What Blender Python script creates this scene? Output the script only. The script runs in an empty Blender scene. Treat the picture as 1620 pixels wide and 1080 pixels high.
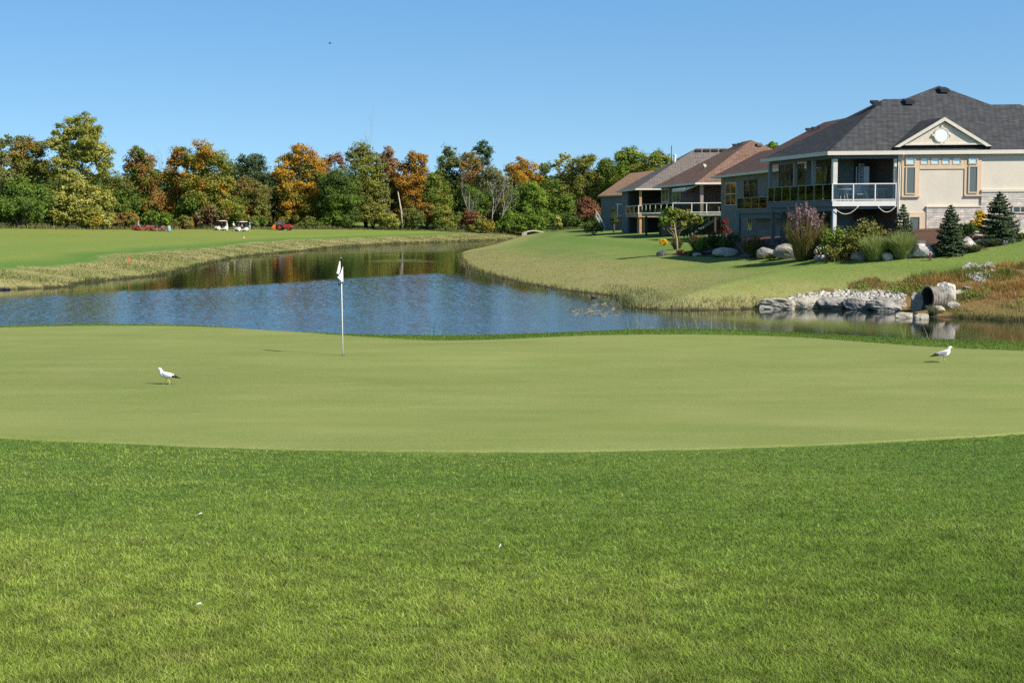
import bpy, math, random
import numpy as np
from mathutils import Vector, Matrix
rng = np.random.default_rng(11)
random.seed(5)
SC = bpy.context.scene
COL = SC.collection
R = math.radians

# ------------------------------------------------------------------ camera
F, CX, CY, ZC = 2250.0, 810.0, 540.0, 4.5
PITCH, ROLL = math.atan(195.0 / F), R(-0.35)
CAM = (Matrix.Rotation(R(90) - PITCH, 3, 'X') @ Matrix.Rotation(ROLL, 3, 'Z'))
cd = bpy.data.cameras.new('camera'); cam = bpy.data.objects.new('camera', cd); COL.objects.link(cam)
cam.matrix_world = Matrix.Translation((0, 0, ZC)) @ CAM.to_4x4()
cd.sensor_width = 36; cd.lens = F / 1620 * 36; cd.clip_start = 0.2; cd.clip_end = 12000
SC.camera = cam

def ray(px, py):
    return CAM @ Vector(((px - CX) / F, (CY - py) / F, -1.0))
def P(px, py, D):                      # the point at depth D (world Y) seen at a photo pixel
    d = ray(px, py); t = D / d.y
    return Vector((d.x * t, D, ZC + d.z * t))
def onz(px, py, z=0.0):
    d = ray(px, py); t = (z - ZC) / d.z
    return Vector((d.x * t, d.y * t, z))
def pxm(D):                            # photo pixels per metre at depth D
    return F / D

# ------------------------------------------------------------------ noise
def _hash(ix, iy, iz):
    with np.errstate(over='ignore'):
        h = (ix.astype(np.int64) * 374761393 + iy.astype(np.int64) * 668265263 + iz.astype(np.int64) * 2147483647 * 3) & 0xffffffff
        h = ((h ^ (h >> 13)) * 1274126177) & 0xffffffff
        h = h ^ (h >> 16)
    return (h & 0xffff).astype(np.float64) / 65535.0
def vnoise(x, y, z=0.0, seed=0):
    x = np.asarray(x, float) + seed * 17.3; y = np.asarray(y, float) - seed * 9.1; z = np.zeros_like(x) + z
    ix, iy, iz = np.floor(x), np.floor(y), np.floor(z)
    fx, fy, fz = x - ix, y - iy, z - iz
    fx, fy, fz = [f * f * (3 - 2 * f) for f in (fx, fy, fz)]
    def c(a, b, d): return _hash(ix + a, iy + b, iz + d)
    x00 = c(0,0,0) * (1 - fx) + c(1,0,0) * fx; x10 = c(0,1,0) * (1 - fx) + c(1,1,0) * fx
    x01 = c(0,0,1) * (1 - fx) + c(1,0,1) * fx; x11 = c(0,1,1) * (1 - fx) + c(1,1,1) * fx
    y0 = x00 * (1 - fy) + x10 * fy; y1 = x01 * (1 - fy) + x11 * fy
    return y0 * (1 - fz) + y1 * fz
def fbm(x, y, z=0.0, seed=0, octv=3):
    s = 0; a = .5; t = 0
    for k in range(octv):
        s = s + a * vnoise(np.asarray(x) * 2**k, np.asarray(y) * 2**k, np.asarray(z) * 2**k, seed + k); t += a; a *= .5
    return s / t
def sstep(a, b, x):
    t = np.clip((np.asarray(x, float) - a) / (b - a), 0, 1)
    return t * t * (3 - 2 * t)
def mixc(a, b, t):
    t = np.asarray(t)[..., None]
    return np.asarray(a) * (1 - t) + np.asarray(b) * t

# ------------------------------------------------------------------ objects
ORG = {}
def tag(o, label=None, cat=None, group=None, kind=None):
    if label: o['label'] = label
    if cat: o['category'] = cat
    if group: o['group'] = group
    if kind: o['kind'] = kind
    return o
def thing(name, label, cat, loc, group=None):
    o = bpy.data.objects.new(name, None); COL.objects.link(o)
    o.empty_display_size = .3; o.location = loc; ORG[o.name] = Vector(loc)
    return tag(o, label, cat, group)
def put(name, me, mat, parent=None):   # link a mesh given in world coordinates
    o = bpy.data.objects.new(name, me); COL.objects.link(o)
    for m in (mat if isinstance(mat, (list, tuple)) else [mat]): me.materials.append(m)
    if parent is not None:
        g = ORG[parent.name]; o.parent = parent
        me.transform(Matrix.Translation(-g))
        ORG[o.name] = g
    else:
        ORG[o.name] = Vector((0, 0, 0))
    return o
def np_mesh(name, V, faces, col=None, smooth=False, fmat=None):
    """V (n,3); faces: list of integer arrays (m,k)"""
    me = bpy.data.meshes.new(name)
    V = np.ascontiguousarray(V, np.float32)
    me.vertices.add(len(V)); me.vertices.foreach_set('co', V.ravel())
    faces = [np.asarray(f, np.int32) for f in faces if len(f)]
    loops = np.concatenate([f.ravel() for f in faces])
    tot = np.concatenate([np.full(len(f), f.shape[1], np.int32) for f in faces])
    st = np.concatenate([[0], np.cumsum(tot)[:-1]]).astype(np.int32)
    me.loops.add(len(loops)); me.loops.foreach_set('vertex_index', loops)
    me.polygons.add(len(tot)); me.polygons.foreach_set('loop_start', st)
    if fmat is not None: me.polygons.foreach_set('material_index', np.asarray(fmat, np.int32))
    me.update(calc_edges=True)
    if col is not None:
        a = me.color_attributes.new('Col', 'FLOAT_COLOR', 'POINT')
        c = np.ones((len(V), 4), np.float32); c[:, :3] = col
        a.data.foreach_set('color', c.ravel())
    me.polygons.foreach_set('use_smooth', np.full(len(tot), smooth, bool))
    return me

class MB:                              # collects plain shapes for one mesh
    def __init__(s): s.v = []; s.f = []; s.m = []; s.T = None
    def add(s, pts, faces, m=0):
        b = len(s.v); s.v += [Vector(s.T(*p)) if s.T else Vector(p) for p in pts]
        s.f += [tuple(b + i for i in f) for f in faces]; s.m += [m] * len(faces)
    def box(s, x0, x1, y0, y1, z0, z1, m=0):
        p = [(x, y, z) for z in (z0, z1) for y in (y0, y1) for x in (x0, x1)]
        s.add(p, [(0,2,3,1),(4,5,7,6),(0,1,5,4),(2,6,7,3),(0,4,6,2),(1,3,7,5)], m)
    def tube(s, pts, rad, n=6, m=0, cap=True):
        pts = [Vector(p) for p in pts]
        if not hasattr(rad, '__len__'): rad = [rad] * len(pts)
        T = s.T; P3 = [Vector(T(*p)) for p in pts] if T else pts
        b = len(s.v)
        for i, p in enumerate(P3):
            d = (P3[min(i + 1, len(P3) - 1)] - P3[max(i - 1, 0)]).normalized()
            a = Vector((0, 0, 1)) if abs(d.z) < .9 else Vector((1, 0, 0))
            e1 = d.cross(a).normalized(); e2 = d.cross(e1)
            for k in range(n):
                t = 2 * math.pi * k / n
                s.v.append(p + (e1 * math.cos(t) + e2 * math.sin(t)) * rad[i])
        for i in range(len(P3) - 1):
            for k in range(n):
                k2 = (k + 1) % n
                s.f.append((b + i*n + k, b + i*n + k2, b + (i+1)*n + k2, b + (i+1)*n + k)); s.m.append(m)
        if cap:
            s.f.append(tuple(b + k for k in range(n))[::-1]); s.m.append(m)
            e = b + (len(P3) - 1) * n
            s.f.append(tuple(e + k for k in range(n))); s.m.append(m)
    def lathe(s, prof, c=(0, 0, 0), n=16, m=0, axis='z'):
        b = len(s.v); c = Vector(c)
        for r, h in prof:
            for k in range(n):
                t = 2 * math.pi * k / n; x, y = r * math.cos(t), r * math.sin(t)
                q = {'z': (x, y, h), 'y': (x, h, y), 'x': (h, x, y)}[axis]
                q = (c.x + q[0], c.y + q[1], c.z + q[2])
                s.v.append(Vector(s.T(*q)) if s.T else Vector(q))
        for i in range(len(prof) - 1):
            for k in range(n):
                k2 = (k + 1) % n
                s.f.append((b + i*n + k, b + i*n + k2, b + (i+1)*n + k2, b + (i+1)*n + k)); s.m.append(m)
        s.f.append(tuple(b + k for k in range(n))[::-1]); s.m.append(m)
        e = b + (len(prof) - 1) * n; s.f.append(tuple(e + k for k in range(n))); s.m.append(m)
    def ell(s, c, r, nu=12, nv=8, m=0):
        prof = []
        for i in range(nv + 1):
            a = -math.pi / 2 + math.pi * i / nv
            prof.append((max(math.cos(a), .02), math.sin(a)))
        b = len(s.v); c = Vector(c)
        for q, h in prof:
            for k in range(nu):
                t = 2 * math.pi * k / nu
                p = (c.x + r[0] * q * math.cos(t), c.y + r[1] * q * math.sin(t), c.z + r[2] * h)
                s.v.append(Vector(s.T(*p)) if s.T else Vector(p))
        for i in range(nv):
            for k in range(nu):
                k2 = (k + 1) % nu
                s.f.append((b + i*nu + k, b + i*nu + k2, b + (i+1)*nu + k2, b + (i+1)*nu + k)); s.m.append(m)
    def build(s, name, mat, parent=None, smooth=False):
        me = bpy.data.meshes.new(name)
        me.from_pydata([tuple(v) for v in s.v], [], s.f)
        me.polygons.foreach_set('material_index', s.m)
        me.polygons.foreach_set('use_smooth', [smooth] * len(s.f))
        me.update()
        return put(name, me, mat, parent)

# ------------------------------------------------------------------ materials
def mat(name, base=(.5, .5, .5), rough=.7, spec=.3, metal=0, var=0, vscale=3.0, bump=0, bscale=20.0, vdet=4, **kw):
    m = bpy.data.materials.new(name); m.use_nodes = True
    nt = m.node_tree; b = nt.nodes['Principled BSDF']
    b.inputs['Base Color'].default_value = (*base, 1); b.inputs['Roughness'].default_value = rough
    b.inputs['Specular IOR Level'].default_value = spec; b.inputs['Metallic'].default_value = metal
    for k, v in kw.items(): b.inputs[k.replace('_', ' ')].default_value = v
    if var or bump:
        g = nt.nodes.new('ShaderNodeNewGeometry')
        if var:
            n = nt.nodes.new('ShaderNodeTexNoise'); n.inputs['Scale'].default_value = vscale; n.inputs['Detail'].default_value = vdet
            nt.links.new(g.outputs['Position'], n.inputs['Vector'])
            mr = nt.nodes.new('ShaderNodeMapRange'); mr.inputs[1].default_value = .3; mr.inputs[2].default_value = .7
            mr.inputs[3].default_value = 1 - var; mr.inputs[4].default_value = 1 + var
            nt.links.new(n.outputs['Fac'], mr.inputs[0])
            mx = nt.nodes.new('ShaderNodeMix'); mx.data_type = 'RGBA'; mx.blend_type = 'MULTIPLY'; mx.inputs[0].default_value = 1
            mx.inputs[6].default_value = (*base, 1); nt.links.new(mr.outputs[0], mx.inputs[7])
            nt.links.new(mx.outputs[2], b.inputs['Base Color'])
        if bump:
            n2 = nt.nodes.new('ShaderNodeTexNoise'); n2.inputs['Scale'].default_value = bscale; n2.inputs['Detail'].default_value = 5
            nt.links.new(g.outputs['Position'], n2.inputs['Vector'])
            bp = nt.nodes.new('ShaderNodeBump'); bp.inputs['Strength'].default_value = bump; bp.inputs['Distance'].default_value = .05
            nt.links.new(n2.outputs['Fac'], bp.inputs['Height']); nt.links.new(bp.outputs[0], b.inputs['Normal'])
    return m
def leaf_mat(name, trans=.3, rough=.65, spec=.2):
    m = bpy.data.materials.new(name); m.use_nodes = True
    nt = m.node_tree; b = nt.nodes['Principled BSDF']; out = nt.nodes['Material Output']
    a = nt.nodes.new('ShaderNodeVertexColor'); a.layer_name = 'Col'
    nt.links.new(a.outputs[0], b.inputs['Base Color']); b.inputs['Roughness'].default_value = rough
    b.inputs['Specular IOR Level'].default_value = spec
    if trans:
        t = nt.nodes.new('ShaderNodeBsdfTranslucent'); nt.links.new(a.outputs[0], t.inputs[0])
        x = nt.nodes.new('ShaderNodeMixShader'); x.inputs[0].default_value = trans
        nt.links.new(b.outputs[0], x.inputs[1]); nt.links.new(t.outputs[0], x.inputs[2]); nt.links.new(x.outputs[0], out.inputs[0])
    return m
def block_mat(name, c1, c2, mortar, bw, bh, ms=.012, var=.25, rough=.85, bump=.5, zk=1.0, squash=1.0):
    """courses laid level in z and along the wall"""
    m = bpy.data.materials.new(name); m.use_nodes = True
    nt = m.node_tree; b = nt.nodes['Principled BSDF']; L = nt.links.new
    g = nt.nodes.new('ShaderNodeNewGeometry'); sp = nt.nodes.new('ShaderNodeSeparateXYZ'); L(g.outputs['Position'], sp.inputs[0])
    ad = nt.nodes.new('ShaderNodeMath'); ad.operation = 'ADD'; L(sp.outputs[0], ad.inputs[0]); L(sp.outputs[1], ad.inputs[1])
    mz = nt.nodes.new('ShaderNodeMath'); mz.operation = 'MULTIPLY'; mz.inputs[1].default_value = zk; L(sp.outputs[2], mz.inputs[0])
    cb = nt.nodes.new('ShaderNodeCombineXYZ'); L(ad.outputs[0], cb.inputs[0]); L(mz.outputs[0], cb.inputs[1])
    br = nt.nodes.new('ShaderNodeTexBrick'); L(cb.outputs[0], br.inputs['Vector'])
    br.inputs['Scale'].default_value = 1; br.inputs['Brick Width'].default_value = bw; br.inputs['Row Height'].default_value = bh
    br.inputs['Mortar Size'].default_value = ms; br.inputs['Color1'].default_value = (*c1, 1); br.inputs['Color2'].default_value = (*c2, 1)
    br.inputs['Mortar'].default_value = (*mortar, 1); br.inputs['Bias'].default_value = 0; br.squash = squash
    n = nt.nodes.new('ShaderNodeTexNoise'); n.inputs['Scale'].default_value = 2.2; n.inputs['Detail'].default_value = 6; n.inputs['Roughness'].default_value = .7
    L(g.outputs['Position'], n.inputs['Vector'])
    mr = nt.nodes.new('ShaderNodeMapRange'); mr.inputs[1].default_value = .3; mr.inputs[2].default_value = .7; mr.inputs[3].default_value = 1 - var; mr.inputs[4].default_value = 1 + var
    L(n.outputs['Fac'], mr.inputs[0])
    mx = nt.nodes.new('ShaderNodeMix'); mx.data_type = 'RGBA'; mx.blend_type = 'MULTIPLY'; mx.inputs[0].default_value = 1
    L(br.outputs['Color'], mx.inputs[6]); L(mr.outputs[0], mx.inputs[7]); L(mx.outputs[2], b.inputs['Base Color'])
    b.inputs['Roughness'].default_value = rough; b.inputs['Specular IOR Level'].default_value = .2
    bp = nt.nodes.new('ShaderNodeBump'); bp.inputs['Strength'].default_value = bump; bp.inputs['Distance'].default_value = .02
    L(br.outputs['Fac'], bp.inputs['Height']); bp.invert = True; L(bp.outputs[0], b.inputs['Normal'])
    return m

# ------------------------------------------------------------------ light
SUN_AZ = math.atan2(-0.60, 0.80)       # the sun stands to the right, behind the camera
SUN_EL = R(40)
SKY_K, SKY_B = 1.9, 0.2
W = bpy.data.worlds.new('World'); SC.world = W; W.use_nodes = True
nt = W.node_tree; bg = nt.nodes['Background']
sky = nt.nodes.new('ShaderNodeTexSky'); sky.sky_type = 'NISHITA'; sky.sun_disc = False
sky.sun_elevation = SUN_EL
sdir = Vector((math.cos(SUN_AZ) * math.cos(SUN_EL), math.sin(SUN_AZ) * math.cos(SUN_EL), math.sin(SUN_EL)))
sky.sun_rotation = math.atan2(sdir.x, sdir.y)
sky.air_density = 1.0; sky.dust_density = 0.25; sky.ozone_density = 2.5; sky.altitude = 200
tc = nt.nodes.new('ShaderNodeTexCoord')          # a very clear sky: blue almost down to the horizon
sx = nt.nodes.new('ShaderNodeSeparateXYZ'); nt.links.new(tc.outputs['Generated'], sx.inputs[0])
mm = nt.nodes.new('ShaderNodeMath'); mm.operation = 'ABSOLUTE'; nt.links.new(sx.outputs[2], mm.inputs[0])
ma = nt.nodes.new('ShaderNodeMath'); ma.operation = 'MULTIPLY_ADD'; ma.inputs[1].default_value = SKY_K; ma.inputs[2].default_value = SKY_B
nt.links.new(mm.outputs[0], ma.inputs[0])
cx = nt.nodes.new('ShaderNodeCombineXYZ')
for i in (0, 1): nt.links.new(sx.outputs[i], cx.inputs[i])
nt.links.new(ma.outputs[0], cx.inputs[2])
nm = nt.nodes.new('ShaderNodeVectorMath'); nm.operation = 'NORMALIZE'; nt.links.new(cx.outputs[0], nm.inputs[0])
nt.links.new(nm.outputs[0], sky.inputs['Vector'])
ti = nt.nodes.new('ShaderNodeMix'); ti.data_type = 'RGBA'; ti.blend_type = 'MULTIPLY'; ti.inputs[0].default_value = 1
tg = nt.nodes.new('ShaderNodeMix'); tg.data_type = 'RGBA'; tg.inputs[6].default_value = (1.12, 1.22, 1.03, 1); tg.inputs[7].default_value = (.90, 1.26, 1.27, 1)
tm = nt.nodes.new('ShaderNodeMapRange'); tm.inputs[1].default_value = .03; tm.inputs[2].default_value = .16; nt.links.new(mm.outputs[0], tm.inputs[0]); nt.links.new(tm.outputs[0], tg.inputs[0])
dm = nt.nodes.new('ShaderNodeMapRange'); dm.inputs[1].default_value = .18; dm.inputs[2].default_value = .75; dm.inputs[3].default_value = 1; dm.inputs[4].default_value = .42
nt.links.new(mm.outputs[0], dm.inputs[0]); td = nt.nodes.new('ShaderNodeMix'); td.data_type = 'RGBA'; td.blend_type = 'MULTIPLY'; td.inputs[0].default_value = 1   # the deep zenith, darkened to weaken the sky fill in shaded places
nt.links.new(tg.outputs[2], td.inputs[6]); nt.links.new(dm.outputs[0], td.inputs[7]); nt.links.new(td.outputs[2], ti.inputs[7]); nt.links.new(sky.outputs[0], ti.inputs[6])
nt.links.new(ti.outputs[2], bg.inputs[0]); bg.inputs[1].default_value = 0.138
sl = bpy.data.lights.new('sun', 'SUN'); sl.energy = 5.0; sl.angle = R(.53); sl.color = (1, .935, .83)
so = bpy.data.objects.new('sun', sl); COL.objects.link(so); so.location = (60, -50, 60)
so.rotation_euler = (-sdir).to_track_quat('-Z', 'Y').to_euler()
SC.view_settings.view_transform = 'Standard'; SC.view_settings.look = 'None'
SC.view_settings.exposure = 0.47; SC.view_settings.gamma = 1
SC.cycles.max_bounces = 7; SC.cycles.transparent_max_bounces = 12; SC.cycles.diffuse_bounces = 3
SC.cycles.caustics_reflective = False; SC.cycles.caustics_refractive = False
SC.cycles.use_denoising = False
SC.render.film_transparent = False
# ------------------------------------------------------------------ shorelines and heights
def curve(pts, step=6):
    p = np.array(pts, float); t = np.concatenate([[0], np.cumsum(np.hypot(*np.diff(p, axis=0).T))])
    out = []
    n = len(p)
    for i in range(n - 1):
        p0, p1, p2, p3 = p[max(i-1,0)], p[i], p[i+1], p[min(i+2,n-1)]
        for k in range(step):
            s = k / step
            out.append(.5*((2*p1) + (p2-p0)*s + (2*p0-5*p1+4*p2-p3)*s*s + (3*p1-p0-3*p2+p3)*s**3))
    out.append(p[-1]); return np.array(out)
ZG = 1.4                                # putting green level
FRONT = curve([(-500,650),(-300,672),(0,695),(200,705),(400,714),(600,719.5),(800,721),(1000,719),(1200,713),(1400,703),(1620,687),(1950,655),(2200,625)])
BACK = curve([(-500,536),(-300,528),(0,520),(150,517),(300,518),(420,522),(480,527),(560,534),(640,538.5),(700,540),(800,538),(950,532),(1100,530.5),(1250,535),(1400,545),(1500,551),(1620,556),(1950,572),(2200,582)])
def backD(px): return np.interp(px, [q[0] for q in BACK], [onz(q[0], q[1], ZG).y for q in BACK])
near_w = []
for px in range(-500, 2201, 60):
    y = np.interp(px, BACK[:,0], BACK[:,1]); g = onz(px, y, ZG)
    w = np.interp(px, [-500, 60, 300, 560, 1000, 1620], [.2, .2, .6, 1.2, 1.5, 1.7])
    near_w.append((g.x * (1 + (w + 3.6) / g.y), g.y + w + 3.6))
near_w = [(-220, 15), (-60, 38)] + near_w + [(60, 34), (220, 10)]
left_px = [(0,459),(138,447),(230,438.5),(276,433),(294,427),(346,414),(397,405),(484,397),(527,391.5),(605,386.5),(657,384),(740,381),(826,378)]
right_px = [(826,378),(790,386),(764,391),(738,396),(724,402),(730,418),(751,429),(777,437),(815,447),(848,453),(894,461),(939,466),(972,471),(985,483),(1008,489.5),(1095,492),(1219,489),(1297,489),(1376,490),(1419,494),(1445,500),(1473,502),(1547,505),(1620,508)]
left_w = [(-220, 70), (-70, 82)] + [tuple(onz(*q)[:2]) for q in left_px]
right_w = [tuple(onz(*q)[:2]) for q in right_px] + [(32, 60), (60, 52), (220, 30)]
SH_N, SH_L, SH_R = curve(near_w, 2), curve(left_w, 4), curve(right_w, 4)
POND = np.concatenate([SH_N, SH_R[::-1], SH_L[::-1]])
def seg_dist(X, Y, line):
    d = np.full(X.shape, 1e18)
    for (ax, ay), (bx, by) in zip(line[:-1], line[1:]):
        ex, ey = bx - ax, by - ay; L2 = ex*ex + ey*ey + 1e-9
        t = np.clip(((X - ax) * ex + (Y - ay) * ey) / L2, 0, 1)
        d = np.minimum(d, (X - ax - t*ex)**2 + (Y - ay - t*ey)**2)
    return np.sqrt(d)
def inside(X, Y, poly):
    r = np.zeros(X.shape, bool)
    for (ax, ay), (bx, by) in zip(poly, np.roll(poly, -1, axis=0)):
        if ay == by: continue
        c = ((ay > Y) != (by > Y)) & (X < (bx - ax) * (Y - ay) / (by - ay) + ax)
        r ^= c
    return r
PY = np.array([-400, -20, 0, 5, 9, 13, 16, 18, 20, 24, 30, 36, 60])
PZ = np.array([4.0, 3.0, 2.88, 2.76, 2.42, 1.95, 1.6, 1.45, 1.40, 1.39, 1.39, 1.40, 1.40])
_fy = np.linspace(-400, 60, 4601); _fz = np.interp(_fy, PY, PZ); _k = np.hanning(31); _k /= _k.sum()
_fz = np.convolve(np.pad(_fz, 15, 'edge'), _k, 'valid')
def height(X, Y, full=False):
    X = np.asarray(X, float); Y = np.asarray(Y, float)
    dn, dl, dr = seg_dist(X, Y, SH_N), seg_dist(X, Y, SH_L), seg_dist(X, Y, SH_R)
    wet = inside(X, Y, POND)
    ymid = np.interp(X, SH_N[:,0], SH_N[:,1]) + 4
    near = (Y < ymid)
    Yb = Y + 1.5 * sstep(3, 9, np.abs(X)) * 0
    zn = np.interp(Yb, _fy, _fz) + .10 * (fbm(X*.12, Y*.12, seed=3) - .5) * sstep(19, 15, Y)
    zn = zn * sstep(-.2, 3.3, dn) + .03 * np.exp(-((dn - 4.2) / .8)**2)
    zl = .85 * (1 - np.exp(-dl / 4.0)) + .039 * np.minimum(dl, 80) + .6 * sstep(-58, -95, X) * sstep(120, 240, Y)
    zr = 2.15 * (1 - np.exp(-(dr / 8.0)**1.15)) + .035 * np.clip(dr - 14, 0, 22)
    hump = sstep(15, 24, X) * np.exp(-((Y - 80) / 16)**2)
    zr = zr + hump * .95 * sstep(2, 16, dr)
    zr = zr + .75 * sstep(9, 20, dr) * sstep(7, 16, X) * sstep(125, 105, Y)
    zr = zr + .75 * sstep(210, 320, Y)
    zr = zr - 0.5 * sstep(9, 0, X) * sstep(90, 150, Y) * sstep(0, 10, dr)
    wl, wr = 1 / (dl**3 + .01), 1 / (dr**3 + .01)
    zf = (zl * wl + zr * wr) / (wl + wr) + 9 * sstep(24, 120, np.hypot(X * .6, Y) - np.interp(X, [-120, -60, 0, 40], [240, 285, 322, 322]))
    zw = -np.minimum(np.minimum(dn, np.minimum(dl, dr)) * .18, 1.3) - .01
    z = np.where(wet, zw, np.where(near, zn, np.maximum(zf, .02)))
    far = np.hypot(X, Y)
    if full: return z, wet, near, dn, dl, dr
    return z
def height_near(X, Y):
    dn = seg_dist(X, Y, SH_N)
    zn = np.interp(Y, _fy, _fz) + .10 * (fbm(X*.12, Y*.12, seed=3) - .5) * sstep(19, 15, Y)
    return zn * sstep(-.2, 3.3, dn) + .03 * np.exp(-((dn - 4.2) / .8)**2)
def gz(x, y): return float(height(np.array([x]), np.array([y]))[0])
_ts = np.concatenate([np.linspace(3, 120, 1200), np.linspace(120, 420, 700)[1:]])
def gp(px, py, dmax=420):               # where the ray through a photo pixel meets the ground (or water)
    d = ray(px, py); d = d / d.y
    x, y, z = d.x * _ts, _ts, ZC + d.z * _ts
    g = np.maximum(height(x, y), 0.0); k = np.nonzero((z - g) < 0)[0]
    if len(k) == 0 or _ts[k[0]] > dmax:
        D = dmax; return Vector((d.x * D, D, gz(d.x * D, D)))
    i = k[0]; a = (z - g)[i-1]; b = (z - g)[i]; t = _ts[i-1] + (_ts[i] - _ts[i-1]) * a / (a - b)
    return Vector((d.x * t, t, gz(d.x * t, t)))
def on_ground(px, D):                   # the ground point at depth D below a photo column
    x = 0
    y = 360.0
    for _ in range(4):
        p = P(px, y, D); z = gz(p.x, D)
        q = (CAM.inverted() @ Vector((p.x, D, z - ZC))); y = CY - (q.y / -q.z) * F
    p = P(px, y, D)
    return Vector((p.x, D, gz(p.x, D)))
def proj(v):
    q = CAM.inverted() @ (Vector(v) - Vector((0, 0, ZC)))
    return CX + q.x / -q.z * F, CY - q.y / -q.z * F

# ------------------------------------------------------------------ the ground sheet
fine = np.arange(-24.5, 24.51, .085)
ang = np.concatenate([np.arange(-180, -30, 4.0), np.arange(-30, -24.6, .6), fine, np.arange(25, 30, .6), np.arange(30, 180, 4.0)])
rad = [1.0]
while rad[-1] < 4200: rad.append(rad[-1] * (1.0075 if 42 < rad[-1] < 320 else 1.0155) + .004)
rad = np.array([0.0] + rad)
A, Rr = np.meshgrid(np.radians(ang), rad); gx = (Rr * np.sin(A)).ravel(); gy = (Rr * np.cos(A)).ravel()
z, wet, near, dn, dl, dr = height(gx, gy, True)
# mulch bed in front of the houses, outlined from its edge on the lawn
MULCH = [gp(*q) for q in [(1043,402),(1075,404.5),(1110,406),(1150,407.5),(1200,408.5),(1250,409.5),(1310,410.5),(1370,411),(1410,410),(1450,407),(1500,403),(1540,397),(1575,390),(1600,384),(1640,374)]]
MULCH = [(v.x, v.y) for v in MULCH] + [(40, 84), (30, 90), (22, 100), (20, 112), (19, 116), (15.5, 112), (12.5, 102)]
mul = inside(gx, gy, np.array(MULCH))
NATP = [gp(*q) for q in [(1284,470),(1300,456),(1345,447),(1420,440),(1500,436),(1560,427),(1625,416),(1760,400)]]
NATP = np.array([(v.x, v.y) for v in NATP] + [(60, 40), (20, 52), (onz(1284, 500).x, onz(1284, 500).y - 3)])
def in_nat(X, Y, j=1.0): return inside(X + (fbm(X*.6, Y*.6, seed=62) - .5) * 3.2 * j, Y + (fbm(X*.6, Y*.6, seed=63) - .5) * 3.2 * j, NATP)
n1 = fbm(gx*.25, gy*.25, seed=1); n2 = fbm(gx*1.3, gy*1.3, seed=2); n3 = fbm(gx*.06, gy*.06, seed=4)
C_ROUGH, C_LUSH, C_FAIR, C_LAWN = (.135,.190,.036), (.085,.148,.025), (.190,.240,.048), (.165,.228,.048)
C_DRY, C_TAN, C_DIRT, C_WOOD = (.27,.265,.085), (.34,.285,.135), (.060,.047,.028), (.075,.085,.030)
col = np.zeros((len(gx), 3)) + C_ROUGH
cn = mixc(C_ROUGH, C_LUSH, sstep(.35, .7, n1))
# left: bank of native grass, then the mown fairway, then the wood floor
fw = 5.0 + 3.5 * sstep(40, 90, gy) * (n3 * 1.6)
cl = mixc(C_TAN, C_DRY, sstep(.35, .65, n2))
fair = mixc(C_FAIR, np.array(C_FAIR) * (.82, .95, .8), sstep(.45, .55, .5 + .5*np.sin(dl * .34 + n3 * 3)) * .45)
fair = mixc(fair, np.array(C_FAIR) * (1.12, .98, 1.0), sstep(.4, .75, n3))
fair = mixc(np.array((.10,.19,.028)) + 0*fair, fair, sstep(1, 7, dl - fw))
cl = mixc(cl, fair, sstep(-1.0, 1.2, dl - fw + (n2 - .5) * 2))
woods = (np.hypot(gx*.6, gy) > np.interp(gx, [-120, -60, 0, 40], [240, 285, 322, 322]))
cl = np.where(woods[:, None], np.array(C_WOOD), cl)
# right: dry bank fading up into a mown lawn
lawn = mixc(C_LAWN, np.array(C_LAWN) * (.72, .88, .7), sstep(.4, .6, .5 + .5*np.sin((dr * .9 + n3 * 2))) * .55)
dry = mixc(C_DRY, C_TAN, sstep(.42, .68, n2 * .6 + n1 * .4) * .7)
dw = np.interp(gy, [60, 75, 95, 130, 180, 300], [4, 5, 7.5, 7, 5, 4])
cr = mixc(dry, lawn, sstep(-4, 6, dr - dw + (n1 - .5) * 6))
nat = in_nat(gx, gy).astype(float)
cr = mixc(cr, mixc((.16,.13,.045), (.24,.155,.055), sstep(.3, .7, n1)), nat)
cr = np.where(mul[:, None], mixc((.115,.062,.042), (.075,.045,.033), sstep(.3,.7,n2)), cr)
isl = dl < dr
col = np.where(near[:, None], cn, np.where(isl[:, None], cl, cr))
col = np.where(wet[:, None], np.array((.035,.033,.016)), col)
col = np.where(((np.minimum(np.minimum(dn, dl), dr) < .5) & ~wet)[:, None], np.array(C_DIRT), col)
behind = np.hypot(gx, gy) > 420
col = np.where(behind[:, None], np.array((.06,.075,.03)), col)
na, nr = len(ang), len(rad)
I = np.arange(na * nr).reshape(nr, na)
J = np.roll(I, -1, axis=1)
Fq = np.stack([I[:-1], J[:-1], J[1:], I[1:]], -1).reshape(-1, 4)[:, ::-1]
def zone(fq):
    c = fq[:, 0]
    zz = np.zeros(len(c), int)
    zz[(~near & isl & (dl > fw) & ~woods & ~behind & ~wet)[c]] = 1
    zz[(~near & ~isl & (dr > dw) & ~behind & ~wet & (gy < 340))[c]] = 2
    zz[mul[c]] = 3
    return zz
zz = zone(Fq)
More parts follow.
